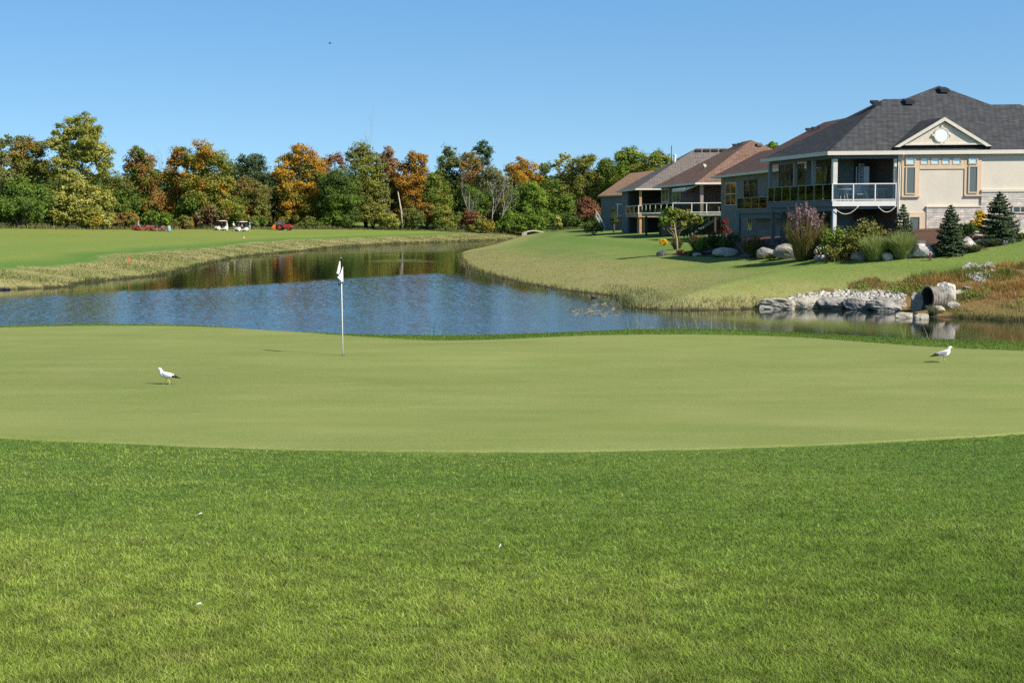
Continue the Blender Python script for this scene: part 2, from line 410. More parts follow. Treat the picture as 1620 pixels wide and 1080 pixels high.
def ground_mat():
    m = leaf_mat('turf', 0, .85, .15); nt = m.node_tree; L = nt.links.new; b = nt.nodes['Principled BSDF']
    a = [n for n in nt.nodes if n.type == 'VERTEX_COLOR'][0]
    g = nt.nodes.new('ShaderNodeNewGeometry')
    n = nt.nodes.new('ShaderNodeTexNoise'); n.inputs['Scale'].default_value = 6; n.inputs['Detail'].default_value = 8; n.inputs['Roughness'].default_value = .75
    L(g.outputs['Position'], n.inputs['Vector'])
    mr = nt.nodes.new('ShaderNodeMapRange'); mr.inputs[1].default_value = .3; mr.inputs[2].default_value = .7; mr.inputs[3].default_value = .62; mr.inputs[4].default_value = 1.36
    L(n.outputs['Fac'], mr.inputs[0])
    mx = nt.nodes.new('ShaderNodeMix'); mx.data_type = 'RGBA'; mx.blend_type = 'MULTIPLY'; mx.inputs[0].default_value = 1
    L(a.outputs[0], mx.inputs[6]); L(mr.outputs[0], mx.inputs[7]); L(mx.outputs[2], b.inputs['Base Color'])
    n2 = nt.nodes.new('ShaderNodeTexNoise'); n2.inputs['Scale'].default_value = 14; n2.inputs['Detail'].default_value = 6
    L(g.outputs['Position'], n2.inputs['Vector'])
    bp = nt.nodes.new('ShaderNodeBump'); bp.inputs['Strength'].default_value = .6; bp.inputs['Distance'].default_value = .06
    L(n2.outputs['Fac'], bp.inputs['Height']); L(bp.outputs[0], b.inputs['Normal'])
    return m
M_TURF = ground_mat()
GV = np.stack([gx, gy, z], 1)
def sub_sheet(name, k, label, cat):
    f = Fq[zz == k]; u, inv = np.unique(f, return_inverse=True)
    o = put(name, np_mesh(name, GV[u], [inv.reshape(f.shape)], col[u], True), M_TURF)
    return tag(o, label, cat, kind='structure')
sub_sheet('ground', 0, 'grassy ground around the green, the pond banks and under the trees', 'ground')
sub_sheet('fairway', 1, 'pale mown fairway across the pond below the trees', 'fairway')
sub_sheet('lawn', 2, 'striped green lawn sloping from the houses to the pond', 'lawn')
sub_sheet('mulch_bed', 3, 'reddish brown mulch bed in front of the houses', 'mulch bed')

# ------------------------------------------------------------------ putting green
def sheet_between(lo, hi, zoff, nu, nv, ext):
    us = np.linspace(ext[0], ext[1], nu); a = []; jit = (fbm(us * .035, us * 0, seed=301) - .5) * 2.2
    for u in us:
        p = onz(u, np.interp(u, lo[:,0], lo[:,1]) + np.interp(u, us, jit), ZG); q = onz(u, np.interp(u, hi[:,0], hi[:,1]), ZG)
        t = np.concatenate([[0, .006], np.linspace(.012, .99, nv - 4), [.9985, 1]])
        a.append(np.stack([p.x + (q.x - p.x) * t, p.y + (q.y - p.y) * t], 1))
    a = np.array(a); X, Y = a[..., 0].ravel(), a[..., 1].ravel()
    Z = (height(X, Y) + zoff).reshape(nu, nv); Z[:, 0] -= .04; Z[:, -1] -= .04; V = np.stack([X, Y, Z.ravel()], 1); I = np.arange(nu * nv).reshape(nu, nv)
    f = np.stack([I[:-1,:-1], I[1:,:-1], I[1:,1:], I[:-1,1:]], -1).reshape(-1, 4)
    return V, f
V, f = sheet_between(FRONT, BACK, .02, 340, 120, (-480, 2150))
def green_mat():
    m = bpy.data.materials.new('bentgrass'); m.use_nodes = True; nt = m.node_tree; L = nt.links.new; b = nt.nodes['Principled BSDF']
    g = nt.nodes.new('ShaderNodeNewGeometry')
    def noise(sc, det, vec):
        n = nt.nodes.new('ShaderNodeTexNoise'); n.inputs['Scale'].default_value = sc; n.inputs['Detail'].default_value = det; n.inputs['Roughness'].default_value = .65
        L(vec, n.inputs['Vector']); return n
    mp = nt.nodes.new('ShaderNodeMapping'); mp.inputs['Scale'].default_value = (.35, 1.1, 1); mp.inputs['Rotation'].default_value = (0, 0, R(8)); L(g.outputs['Position'], mp.inputs[0])
    n1 = noise(.9, 5, mp.outputs[0]); n2 = noise(48, 5, g.outputs['Position']); n3 = noise(.16, 2, g.outputs['Position'])
    r1 = nt.nodes.new('ShaderNodeValToRGB'); r1.color_ramp.elements[0].position = .3; r1.color_ramp.elements[1].position = .72
    r1.color_ramp.elements[0].color = (.178,.222,.056,1); r1.color_ramp.elements[1].color = (.242,.262,.086,1); L(n1.outputs['Fac'], r1.inputs[0])
    def mul(a, fac, lo, hi, i0=.3, i1=.7):
        mr = nt.nodes.new('ShaderNodeMapRange'); mr.inputs[1].default_value = i0; mr.inputs[2].default_value = i1; mr.inputs[3].default_value = lo; mr.inputs[4].default_value = hi
        L(fac, mr.inputs[0]); mx = nt.nodes.new('ShaderNodeMix'); mx.data_type = 'RGBA'; mx.blend_type = 'MULTIPLY'; mx.inputs[0].default_value = 1
        L(a, mx.inputs[6]); L(mr.outputs[0], mx.inputs[7]); return mx.outputs[2]
    c = mul(r1.outputs[0], n2.outputs['Fac'], .62, 1.38); c = mul(c, n3.outputs['Fac'], .93, 1.07)
    L(c, b.inputs['Base Color']); b.inputs['Roughness'].default_value = .9; b.inputs['Specular IOR Level'].default_value = .1
    bp = nt.nodes.new('ShaderNodeBump'); bp.inputs['Strength'].default_value = .35; bp.inputs['Distance'].default_value = .012
    L(n2.outputs['Fac'], bp.inputs['Height']); L(bp.outputs[0], b.inputs['Normal'])
    return m
tag(put('putting_green', np_mesh('putting_green', V, [f], None, True), green_mat()), 'closely mown pale putting green with the flagstick', 'putting green', kind='structure')

# ------------------------------------------------------------------ pond
WAVE_S, WAVE_B = .055, .05
def water_mat():
    m = bpy.data.materials.new('pond_water'); m.use_nodes = True; nt = m.node_tree; L = nt.links.new; b = nt.nodes['Principled BSDF']
    b.inputs['Base Color'].default_value = (.012,.018,.012,1); b.inputs['Roughness'].default_value = .03; b.inputs['IOR'].default_value = 1.33
    b.inputs['Specular IOR Level'].default_value = .5
    g = nt.nodes.new('ShaderNodeNewGeometry'); a = nt.nodes.new('ShaderNodeVertexColor'); a.layer_name = 'Col'
    sep = nt.nodes.new('ShaderNodeSeparateColor'); L(a.outputs[0], sep.inputs[0])
    mp = nt.nodes.new('ShaderNodeMapping'); mp.inputs['Scale'].default_value = (.75, 1.15, 1); mp.inputs['Rotation'].default_value = (0, 0, R(20)); L(g.outputs['Position'], mp.inputs[0])
    n1 = nt.nodes.new('ShaderNodeTexNoise'); n1.inputs['Scale'].default_value = 3.4; n1.inputs['Detail'].default_value = 3; n1.inputs['Roughness'].default_value = .55; L(mp.outputs[0], n1.inputs['Vector'])
    st = nt.nodes.new('ShaderNodeMath'); st.operation = 'MULTIPLY'; L(n1.outputs['Fac'], st.inputs[0]); L(sep.outputs[0], st.inputs[1])
    bp = nt.nodes.new('ShaderNodeBump'); bp.inputs['Strength'].default_value = 1.0; bp.inputs['Distance'].default_value = .22
    L(st.outputs[0], bp.inputs['Height']); L(bp.outputs[0], b.inputs['Normal'])
    return m
xs = np.concatenate([np.linspace(-220, -44, 30), np.arange(-43, 19, .08), np.linspace(19.5, 44, 40), np.linspace(46, 220, 24)])
ys = np.concatenate([np.linspace(8, 42, 18), np.arange(43, 121, .08), np.geomspace(121.5, 330, 110)])
XX, YY = np.meshgrid(xs, ys); X, Y = XX.ravel(), YY.ravel()
nn = fbm(X*.06, Y*.03, seed=21); nb = fbm(X*.2, Y*.07, seed=22)
edge = np.interp(X, [-60, -32, -20, -14, -8, -4, 2, 30], [84, 84, 93, 104, 114, 117, 118, 118])
rip = sstep(3.5, -3.5, Y - edge + (nb - .5) * 6)
rip = np.maximum(rip, sstep(175, 215, Y + (nb - .5) * 40 + X * .5) * .55); rip = np.maximum(rip, sstep(.52, .64, nn) * sstep(140, 165, Y) * .4)
dsh = np.minimum(seg_dist(X, Y, SH_R), seg_dist(X, Y, SH_L))
calm_r = sstep(5.5, 9, X + (Y - 66) * .28 + (nb - .5) * 3) * sstep(105, 75, Y)
rip = rip * (1 - .93 * calm_r) * sstep(.5, 5, dsh)
ripv = .035 + rip * 1.35
ripv = .012 + rip * np.where(Y > 121, .30, WAVE_B)
zw_ = np.zeros_like(X); wr_ = np.random.default_rng(77)
wp = [1.3 * (vnoise(X * .35, Y * .35, seed=200 + q) - .5) for q in range(3)]
for kk in range(18):                    # wind waves, a hand to a metre long
    lam = .21 * 1.05 ** kk; th = R(65) + wr_.normal() * 1.0; ph = wr_.random() * 6.28
    u_ = X * math.cos(th) + Y * math.sin(th) + wp[kk % 3]
    zw_ += (WAVE_S / 18 ** .5 * 1.414 * lam / 6.283) * np.sin(u_ * 6.283 / lam + ph)
gust = (.65 + .7 * fbm(X * .12, Y * .09, seed=23)) * (1 - .62 * sstep(-7, 5, X - (Y - 66) * .10))
zw_ = zw_ * rip * gust + .012
wc = np.stack([ripv] * 3, 1)
I = np.arange(len(X)).reshape(len(ys), len(xs)); f = np.stack([I[:-1,:-1], I[:-1,1:], I[1:,1:], I[1:,:-1]], -1).reshape(-1, 4)
tag(put('pond_water', np_mesh('pond_water', np.stack([X, Y, zw_], 1), [f], wc, True), water_mat()), 'dark blue pond water rippled by wind and calm along its banks', 'pond', kind='structure')
# ------------------------------------------------------------------ plants
M_LEAF = leaf_mat('leaves', .28); M_BLADE = leaf_mat('grass_blades', .30, .65, .12); M_NEEDLE = leaf_mat('needles', .12)
M_BARK = mat('bark', (.095,.078,.060), .9, .1, var=.35, vscale=2.0, bump=.5, bscale=9)
M_BARE = mat('grey_bark', (.27,.245,.215), .9, .1, var=.25, vscale=3)
def unit(n):
    v = rng.normal(size=(n, 3)); return v / np.linalg.norm(v, axis=1, keepdims=True)
def quads(cen, nrm, size, aspect=1.0, up=None):
    """leaf-sized faces at cen, facing nrm"""
    n = len(cen); a = unit(n)
    if up is not None: a = a * (1 - up) + np.array([0, 0, 1.0]) * up
    e1 = np.cross(nrm, a); e1 /= np.linalg.norm(e1, axis=1, keepdims=True) + 1e-9
    e2 = np.cross(nrm, e1)
    s = (size if np.ndim(size) else np.full(n, size))[:, None] * .5
    e1, e2 = e1 * s, e2 * s * aspect
    V = np.stack([cen - e1 - e2 * .35, cen - e2 * 0 - e1 * 0 + e2, cen + e1 - e2 * .35, cen - e2], 1).reshape(-1, 3)
    return V, np.arange(4 * n).reshape(n, 4)
GREENS = {
 'green': ((.040,.075,.012), (.085,.135,.022)), 'dark': ((.022,.042,.012), (.048,.078,.020)),
 'olive': ((.055,.070,.018), (.115,.125,.030)), 'yellowgreen': ((.075,.092,.017), (.145,.156,.032)),
 'pale': ((.125,.138,.036), (.235,.245,.072)), 'grey': ((.070,.078,.040), (.125,.130,.070)),
 'bright': ((.060,.105,.014), (.120,.185,.024)), 'brown': ((.085,.060,.022), (.155,.105,.035)),
 'redbrown': ((.070,.036,.024), (.135,.068,.040)), 'maroon': ((.045,.016,.016), (.095,.032,.026)),
 'orange': ((.125,.072,.013), (.225,.128,.020)), 'gold': ((.150,.090,.013), (.270,.165,.020)),
 'red': ((.090,.028,.016), (.150,.046,.024)), 'yellow': ((.130,.105,.018), (.220,.170,.026)), 'pink': ((.16,.105,.088), (.27,.19,.165)), 'rust': ((.110,.062,.022), (.178,.105,.035)),
 'amber': ((.250,.180,.012), (.420,.310,.02)),
 'spruce': ((.016,.034,.018), (.042,.068,.034)), 'bluegreen': ((.030,.055,.032), (.065,.095,.055)),
}
def leaf_colors(pos, base, tint=None, amt=0.0, out=None, top=None, seed=0, fr=.45):
    lo, hi = GREENS[base]
    n = fbm(pos[:,0]*fr*1.6, pos[:,1]*fr*1.6, pos[:,2]*fr*1.6, seed, 3)
    t = np.clip((n - .3) / .4, 0, 1) * .6 + rng.random(len(pos)) * .4
    c = mixc(lo, hi, t)
    if tint:
        lo2, hi2 = GREENS[tint]
        m = fbm(pos[:,0]*fr, pos[:,1]*fr, pos[:,2]*fr, seed + 7, 2)
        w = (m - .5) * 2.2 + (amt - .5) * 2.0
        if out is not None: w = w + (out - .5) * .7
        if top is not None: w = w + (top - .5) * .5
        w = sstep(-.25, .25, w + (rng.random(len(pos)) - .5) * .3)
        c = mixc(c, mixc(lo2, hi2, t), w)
    return c * (1 + (rng.random((len(pos), 1)) - .5) * .3) * np.array([2.15, 1.95, 1.55])
def crown_cloud(lobes, n, leaf, base, tint=None, amt=0, seed=0, gap=.55, drop=0.0, flat=.85):
    """lobes: (centre, radius) ellipsoids, filled with leaf clumps that leave gaps between them"""
    L = [(np.array(c, float), float(r)) for c, r in lobes]
    area = np.array([r * r for _, r in L]); area /= area.sum()
    zs = [c[2] + r for c, r in L] + [c[2] - r for c, r in L]; z0, z1 = min(zs), max(zs)
    allc = np.array([c for c, _ in L]); cen0 = allc.mean(0)
    P_, N_, O_ = [], [], []
    for (c, r), w in zip(L, area):
        m = max(int(n * w), 30); k = max(int(14 + 60 * w * len(L)**.5), 14)
        d = unit(k); rr = r * (.55 + .5 * rng.random(k)); rr[: k // 4] *= .55
        cc = c + d * rr[:, None] * np.array([1, 1, flat])
        cr = r * (.16 + .22 * rng.random(k)) * gap / .55
        id_ = rng.integers(0, k, m)
        u = unit(m); q = rng.random(m) ** .5 * (1 + .45 * (rng.random(m) > .8))
        p = cc[id_] + u * (cr[id_] * q)[:, None] * np.array([1.15, 1.15, .75])
        nr = d[id_] * .55 + u * .55 + rng.normal(size=(m, 3)) * .55 + np.array([0, 0, .3])
        P_.append(p); N_.append(nr / np.linalg.norm(nr, axis=1, keepdims=True))
        O_.append(np.clip(np.linalg.norm(p - c, axis=1) / (r * 1.2), 0, 1))
    p, nr, o = np.concatenate(P_), np.concatenate(N_), np.concatenate(O_)
    V, f = quads(p, nr, leaf * (.7 + .6 * rng.random(len(p))), 1.1)
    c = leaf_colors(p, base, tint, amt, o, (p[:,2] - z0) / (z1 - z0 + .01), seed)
    return V, f, np.repeat(c, 4, 0)
def branch(mb, p, d, L, r, depth, spread=.6, n=3, upb=.25, wig=.15):
    """a bare forking limb"""
    pts, rad = [Vector(p)], [r]; q = Vector(p); dd = Vector(d).normalized(); st = 4
    for i in range(st):
        dd = (dd + Vector(rng.normal(size=3)) * wig + Vector((0, 0, upb * .15))).normalized()
        q = q + dd * L / st; pts.append(q.copy()); rad.append(r * (1 - .5 * (i + 1) / st))
    mb.tube(pts, rad, 5 if depth > 1 else 4, cap=False)
    if depth > 0:
        for _ in range(n):
            k = rng.integers(1, st + 1); nd = (dd + Vector(rng.normal(size=3)) * spread + Vector((0, 0, upb))).normalized()
            branch(mb, pts[k], nd, L * (.45 + .3 * rng.random()), rad[k] * .62, depth - 1, spread, n, upb, wig)
def tree(name, label, lobes_px, D, n=4200, leaf=.52, base='green', tint=None, amt=.5, group=None, trunk=None, gap=.55, seed=0, cat='tree', trunk_r=None, bare=None, fill=False):
    """lobes_px: (x, y, radius) of the crown in photo pixels, at depth D"""
    k = D / F
    if fill:                            # lower boughs, down to the shrubs
        yb = max(b for a, b, r in lobes_px); xa = [a for a, b, r in lobes_px]; x0_, x1_ = min(xa), max(xa); lobes_px = list(lobes_px)
        for s_ in (.35, .75):
            for fx in (.1, .5, .9):
                yy = yb + (350 - yb) * s_; lobes_px.append((x0_ + (x1_ - x0_) * fx + rng.normal() * 3, yy, 12 + 3 * rng.random()))
        n = int(n * 1.35)
    xs = [a for a, b, r in lobes_px]; tx = trunk if trunk is not None else np.average(xs, weights=[r*r for a, b, r in lobes_px])
    g = on_ground(tx, D)
    t = thing(name, label, cat, g, group)
    lobes = []
    for i, (x, y, r) in enumerate(lobes_px):
        dd = (rng.random() - .5) * r * k * 1.1
        c = P(x, y, D); c.y += dd
        lobes.append((c, r * k))
    V, f, c = crown_cloud(lobes, n, leaf, base, tint, amt, seed or rng.integers(1, 999), gap)
    keep = V.reshape(-1, 4, 3)[:, :, 2].min(1) > g.z - .1
    V = V.reshape(-1, 4, 3)[keep].reshape(-1, 3); c = c.reshape(-1, 4, 3)[keep].reshape(-1, 3)
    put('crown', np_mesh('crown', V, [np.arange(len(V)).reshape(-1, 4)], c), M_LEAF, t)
    mb = MB(); top = max(lobes, key=lambda l: l[0].z); H = top[0].z - g.z
    tr = trunk_r or max(.07 * H ** .75 * .4, .05)
    ctr = Vector((top[0].x * .6 + g.x * .4, top[0].y * .6 + g.y * .4, top[0].z))
    pts = [g - Vector((0, 0, .3)), g + (ctr - g) * .33 + Vector((rng.normal() * .1, 0, 0)), g + (ctr - g) * .66, ctr]
    mb.tube(pts, [tr * 1.25, tr * .85, tr * .55, tr * .15], 7)
    for c_, r in lobes:
        s = pts[1] + (pts[2] - pts[1]) * float(rng.random())
        if c_.z < s.z: s = pts[1] * .6 + pts[0] * .4
        mid = (s + c_) * .5 + Vector((0, 0, -.06 * (c_ - s).length))
        mb.tube([s, mid, c_ + Vector((0, 0, r * .4))], [tr * .4, tr * .26, tr * .05], 5)
    mb.build('trunk', bare or M_BARK, t, True)
    return t
def bush(name, label, px, py, w, h, D=None, n=900, leaf=.10, base='green', tint=None, amt=.5, group=None, cat='shrub', gap=.6, stems=True, z=None, deep=1.0):
    """a rounded shrub whose foot is at photo pixel (px, py), w x h pixels"""
    g = gp(px, py) if D is None else on_ground(px, D)
    D = g.y; k = D / F; W_, H_ = w * k, h * k
    t = thing(name, label, cat, g, group); lobes = []
    m = 5 + int(w / 14)
    for i in range(m):
        a = rng.random() * 6.28; q = rng.random() ** .5 * .32
        lobes.append(((g.x + math.cos(a) * q * W_, g.y + math.sin(a) * q * W_ * deep, g.z + H_ * (.28 + .42 * rng.random())), min(W_, H_ * 1.2) * (.22 + .12 * rng.random())))
    lobes.append(((g.x, g.y, g.z + H_ * .70), min(W_, H_) * .27))
    lobes.append(((g.x - W_*.3, g.y, g.z + H_ * .35), min(W_, H_) * .24)); lobes.append(((g.x + W_*.3, g.y, g.z + H_ * .35), min(W_, H_) * .24))
    V, f, c = crown_cloud(lobes, n, leaf, base, tint, amt, int(rng.integers(1, 999)), gap)
    keep = V.reshape(-1, 4, 3)[:, :, 2].min(1) > g.z - .02
    V = V.reshape(-1, 4, 3)[keep].reshape(-1, 3); c = c.reshape(-1, 4, 3)[keep].reshape(-1, 3)
    put('foliage', np_mesh('foliage', V, [np.arange(len(V)).reshape(-1, 4)], c), M_LEAF, t)
    mb = MB()
    for i in range(6):
        a = 6.28 * i / 6; e = Vector((g.x + math.cos(a) * W_ * .3, g.y + math.sin(a) * W_ * .3, g.z + H_ * .6))
        mb.tube([g - Vector((0, 0, .05)), (g + e) * .5 + Vector((0, 0, .05 * H_)), e], [H_ * .022, H_ * .014, H_ * .006], 4)
    mb.build('stems', M_BARK, t)
    return t
def blades(base, h, w, lean, az, col_lo, col_hi, bend=.5):
    """tapered, bent blades of grass: two quads each (6 vertices)"""
    n = len(base); d = np.stack([np.cos(az), np.sin(az), 0*az], 1); s = np.stack([-np.sin(az + rng.normal(size=n)*.9), np.cos(az + rng.normal(size=n)*.9), 0*az], 1)
    up = np.array([0, 0, 1.0])
    hh, ll = h[:, None], lean[:, None]; w = w[:, None]
    m = base + up * hh * .55 + d * hh * ll * .35
    t = base + up * hh * (1 - .25 * bend * ll) + d * hh * ll
    V = np.stack([base - s * w * .5, base + s * w * .5, m + s * w * .42, m - s * w * .42, t + s * w * .08, t - s * w * .08], 1).reshape(-1, 3)
    i = np.arange(n)[:, None] * 6
    f = np.concatenate([i + np.array([[0, 1, 2, 3]]), i + np.array([[3, 2, 4, 5]])], 0)
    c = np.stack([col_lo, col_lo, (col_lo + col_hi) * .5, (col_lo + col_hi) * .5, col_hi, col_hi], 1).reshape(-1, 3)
    return V, f, c
def ornamental_grass(name, label, px, py, w, h, n=900, lo=(.10,.15,.03), hi=(.26,.27,.09), plume=None, np_=60, group=None, D=None, fan=.55, bw=.026):
    g = gp(px, py) if D is None else on_ground(px, D)
    k = g.y / F; W_, H_ = w * k, h * k
    t = thing(name, label, 'ornamental grass', g, group)
    a = rng.random(n) * 6.283; q = rng.random(n) ** .5
    b = np.stack([g.x + np.cos(a) * q * W_ * .24, g.y + np.sin(a) * q * W_ * .24, np.full(n, g.z - .02)], 1)
    hh = H_ * (.35 + .65 * rng.random(n) ** .7) * (1 - .25 * q); lean = q * W_ * .42 / H_ * (1 + fan * rng.random(n)) * (H_ / hh) ** .5 + .04
    tt = rng.random(n); c1 = mixc(lo, hi, tt * .6) * .9; c2 = mixc(lo, hi, tt) * (.75 + .6 * rng.random((n, 1)))
    V, f, c = blades(b, hh, bw * (.7 + .6 * rng.random(n)), lean, a + rng.normal(size=n) * .3, c1, c2, 1.0)
    put('blades', np_mesh('blades', V, [f], c), M_BLADE, t)
    if plume:
        lo2, hi2 = GREENS[plume]; PV, PF, PC, b0 = [], [], [], 0
        for i in range(np_):
            aa = rng.random() * 6.283; qq = rng.random() ** .5; hh_ = H_ * (1.06 - .42 * qq * rng.random() - .22 * rng.random())
            foot = np.array([g.x + math.cos(aa) * qq * W_ * .2, g.y + math.sin(aa) * qq * W_ * .2, g.z])
            top = np.array([g.x + math.cos(aa) * qq * W_ * .5, g.y + math.sin(aa) * qq * W_ * .5, g.z + hh_])
            ax = (top - foot) / np.linalg.norm(top - foot); m = 26; s = rng.random(m) ** .8; PL = H_ * (.16 + .10 * rng.random())
            p = top - ax * (s * PL)[:, None] + rng.normal(size=(m, 3)) * np.array([1, 1, .4]) * H_ * .013 * (.35 + s)[:, None]
            n_ = unit(m) * .8 + np.array([math.cos(aa), math.sin(aa), .3]) * .4
            V, f = quads(p, n_, H_ * .022 * (1.2 - .5 * s) + .012, 2.0, up=.6); PV.append(V); PF.append(f + b0); b0 += len(V)
            PC.append(np.repeat(mixc(lo2, hi2, np.clip(rng.random(m) * .7 + rng.normal() * .25 + .15, 0, 1)) * np.array([1.25, 1.2, 1.35]) + .02, 4, 0))
            w_ = np.array([-ax[1], ax[0], 0]) + 1e-6; w_ = w_ / np.linalg.norm(w_) * .007
            PV.append(np.array([foot - w_, foot + w_, top + w_ * .6, top - w_ * .6])); PF.append(np.array([[0, 1, 2, 3]]) + b0); b0 += 4; PC.append(np.tile((.24, .19, .09), (4, 1)))
        put('plumes', np_mesh('plumes', np.concatenate(PV), [np.concatenate(PF)], np.concatenate(PC)), M_BLADE, t)
    return t
def spruce(label, px, py, w, h, D=None, n=9000, base='spruce', group=None):
    g = gp(px, py) if D is None else on_ground(px, D)
    k = g.y / F; W_, H_ = w * k, h * k
    t = thing('spruce_tree', label, 'spruce tree', g, group); mb = MB()
    mb.tube([g - Vector((0,0,.1)), g + Vector((0,0,H_*.5)), g + Vector((0,0,H_*.985))], [H_*.022, H_*.014, H_*.003], 6)
    Pn, Nn = [], []
    tiers = 17
    for i in range(tiers):
        s = i / (tiers - 1); zz = H_ * (.05 + .93 * s); rr = W_ * .56 * (1 - s) ** .72 + .03
        m = max(int(15 * (1 - s * .6)), 5); a0 = rng.random() * 6.28
        for j in range(m):
            a = a0 + 6.283 * j / m + rng.normal() * .12; r1 = rr * (.72 + .34 * rng.random()); rise = r1 * (-.10 + .5 * s + rng.normal() * .08)
            d = np.array([math.cos(a), math.sin(a), 0])
            p0 = np.array([g.x, g.y, g.z + zz]); p1 = p0 + d * r1 + np.array([0, 0, rise])
            mb.tube([p0, (p0 + p1) * .5 - np.array([0, 0, r1 * .05]), p1], [H_*.005, H_*.003, H_*.0015], 4, cap=False)
            q = max(int(n * r1 / (W_ * .5) / (tiers * 9)), 10); u = .22 + .8 * rng.random(q) ** .8
            p = p0 + (p1 - p0) * u[:, None] - np.array([0, 0, 1]) * (r1 * .18 * u * (1 - u))[:, None]
            sp = .16 * r1 * (1.15 - u)[:, None] + .02
            side = np.array([-d[1], d[0], 0]); p = p + side * rng.normal(size=(q, 1)) * sp * 1.5 + rng.normal(size=(q, 3)) * .018 * H_ * .5
            Pn.append(p); nn = np.array([0, 0, .8]) + d * .4 + rng.normal(size=(q, 3)) * .5; Nn.append(nn / np.linalg.norm(nn, axis=1, keepdims=True))
    p, nn = np.concatenate(Pn), np.concatenate(Nn)
    V, f = quads(p, nn, .075 * (.7 + .6 * rng.random(len(p))), 1.4)
    c = leaf_colors(p, base, None, seed=3, fr=1.5)
    put('needles', np_mesh('needles', V, [f], np.repeat(c, 4, 0)), M_NEEDLE, t)
    mb.build('trunk', M_BARK, t, True)
    return t
def grass_field(name, X, Y, h, w, lo, hi, label, lean=.5, keepout=None, az=None, hf=None):
    n = len(X); b = np.stack([X, Y, (hf or height)(X, Y) - .01], 1)
    a = rng.random(n) * 6.283 if az is None else az + rng.normal(size=n) * 1.0
    V, f, c = blades(b, h, w, lean * (.3 + rng.random(n)), a, lo, hi)
    return tag(put(name, np_mesh(name, V, [f], c), M_BLADE), label, 'grass', kind='stuff')
# ------------------------------------------------------------------ the wood across the fairway
def DT(x): return float(np.interp(x, [-100, 0, 150, 300, 500, 700, 900, 1100], [243, 252, 268, 292, 312, 322, 326, 318]))
G = 'trees of the wood behind the fairway'
def T(label, lobes, base, tint=None, amt=.5, dd=0, n=4600, leaf=.40, name='broadleaf_tree', **kw):
    x = lobes[0][0]; kw.setdefault('group', G); kw.setdefault('gap', .76); kw.setdefault('fill', dd > -60); amt = max(amt - .07, 0) if tint in ('orange','rust','red','gold') else amt
    n = int(n * 2.9); leaf = min(leaf, .27)
    return tree(name, label, lobes, DT(x) + dd, n, leaf, base, tint, amt, **kw)
T('greyish green tree at the left edge of the wood, half bare', [(-6,250,22),(4,225,16),(8,280,22),(0,310,24),(-22,270,24)], 'grey', 'olive', .4, 0, 3600, gap=.5)
T('olive tree with orange tips left of the tall pale poplar', [(32,228,17),(58,235,18),(20,250,20),(45,262,24),(66,268,20),(30,285,22)], 'olive', 'orange', .27, 5, 5200)
T('dark green tree low behind the dark thicket bush at the left', [(30,300,26),(58,310,22),(8,318,24),(40,328,24)], 'dark', 'green', .45, -4, 4200)
T('tall pale yellow green poplar, the tallest tree in the wood', [(126,198,23),(102,208,21),(146,214,23),(91,226,17),(157,240,23),(112,238,24),(136,244,22),(98,262,25),(164,262,17),(115,284,25),(142,290,25),(98,310,25),(154,315,22),(127,325,27),(102,336,23),(145,340,20)], 'pale', 'yellowgreen', .35, -8, 15000, .46, name='poplar_tree', gap=.60, trunk=133, bare=M_BARE)
T('small dark gap tree close behind the poplar trunk', [(80,300,17),(76,325,20),(90,335,18)], 'dark', None, 0, 10, 2400)
T('mid green tree filling the gap right of the tall poplar', [(178,285,17),(192,298,20),(172,310,20),(188,328,22),(205,322,18)], 'green', 'olive', .4, 4, 4300)
T('narrow orange topped maple left of the bare grey tree', [(220,243,13),(212,256,16),(231,258,16),(208,275,18),(233,280,20),(220,296,22),(205,310,18),(238,312,20)], 'green', 'rust', .50, 0, 6000, name='maple_tree')
T('thin orange brown maple right of the bare grey tree', [(285,240,13),(275,258,13),(292,258,14),(268,278,16),(282,298,18),(268,318,18)], 'olive', 'orange', .52, 2, 4800, name='maple_tree')
T('broad green maple with orange right edge above the parked carts', [(322,234,16),(304,252,18),(340,250,18),(318,262,22),(356,262,14),(300,285,18),(335,288,24),(355,290,16),(318,310,20),(350,308,14)], 'yellowgreen', 'gold', .36, -6, 8200, name='maple_tree')
T('dark green tree under the broad orange edged maple', [(305,322,20),(330,328,18),(290,332,18)], 'green', None, 0, -3, 3000)
T('dark rounded tree with a conifer look between the two big maples', [(388,255,14),(404,252,15),(378,268,14),(412,268,16),(392,280,20),(420,285,14)], 'dark', 'bluegreen', .5, 6, 4400)
T('dull olive brown tree between the two big maples', [(385,296,20),(405,302,20),(380,318,20),(412,322,20)], 'olive', 'brown', .32, 0, 4400)
T('low green tree behind the left golf cart', [(355,318,18),(370,330,18),(345,334,16)], 'green', 'yellowgreen', .4, -8, 2800)
T('big round golden orange maple above the red tractor', [(478,242,17),(460,252,18),(496,255,18),(448,270,18),(478,272,24),(504,278,16),(452,295,20),(482,300,24),(462,318,18),(495,322,18)], 'yellowgreen', 'gold', .60, -2, 8800, name='maple_tree')
T('dark shaded tree behind the red tractor', [(432,318,18),(448,332,16),(420,334,16),(500,336,16)], 'dark', None, 0, 8, 2600)
T('small red orange tree peeping over the dark green oak', [(520,253,10),(530,250,11),(540,258,9),(515,264,12)], 'rust', 'red', .55, 8, 1800, name='maple_tree')
T('solid dark green oak reaching down to the fairway', [(535,278,18),(518,292,18),(550,295,20),(530,312,24),(515,325,20),(556,322,20),(538,338,18)], 'green', 'dark', .45, -10, 7200, name='oak_tree')
T('tall yellow green tree right of the dark green oak', [(572,236,14),(560,248,14),(586,250,15),(570,265,20),(594,272,16),(562,285,18),(586,295,20),(602,305,16),(575,312,20)], 'yellowgreen', 'olive', .4, -3, 7200)
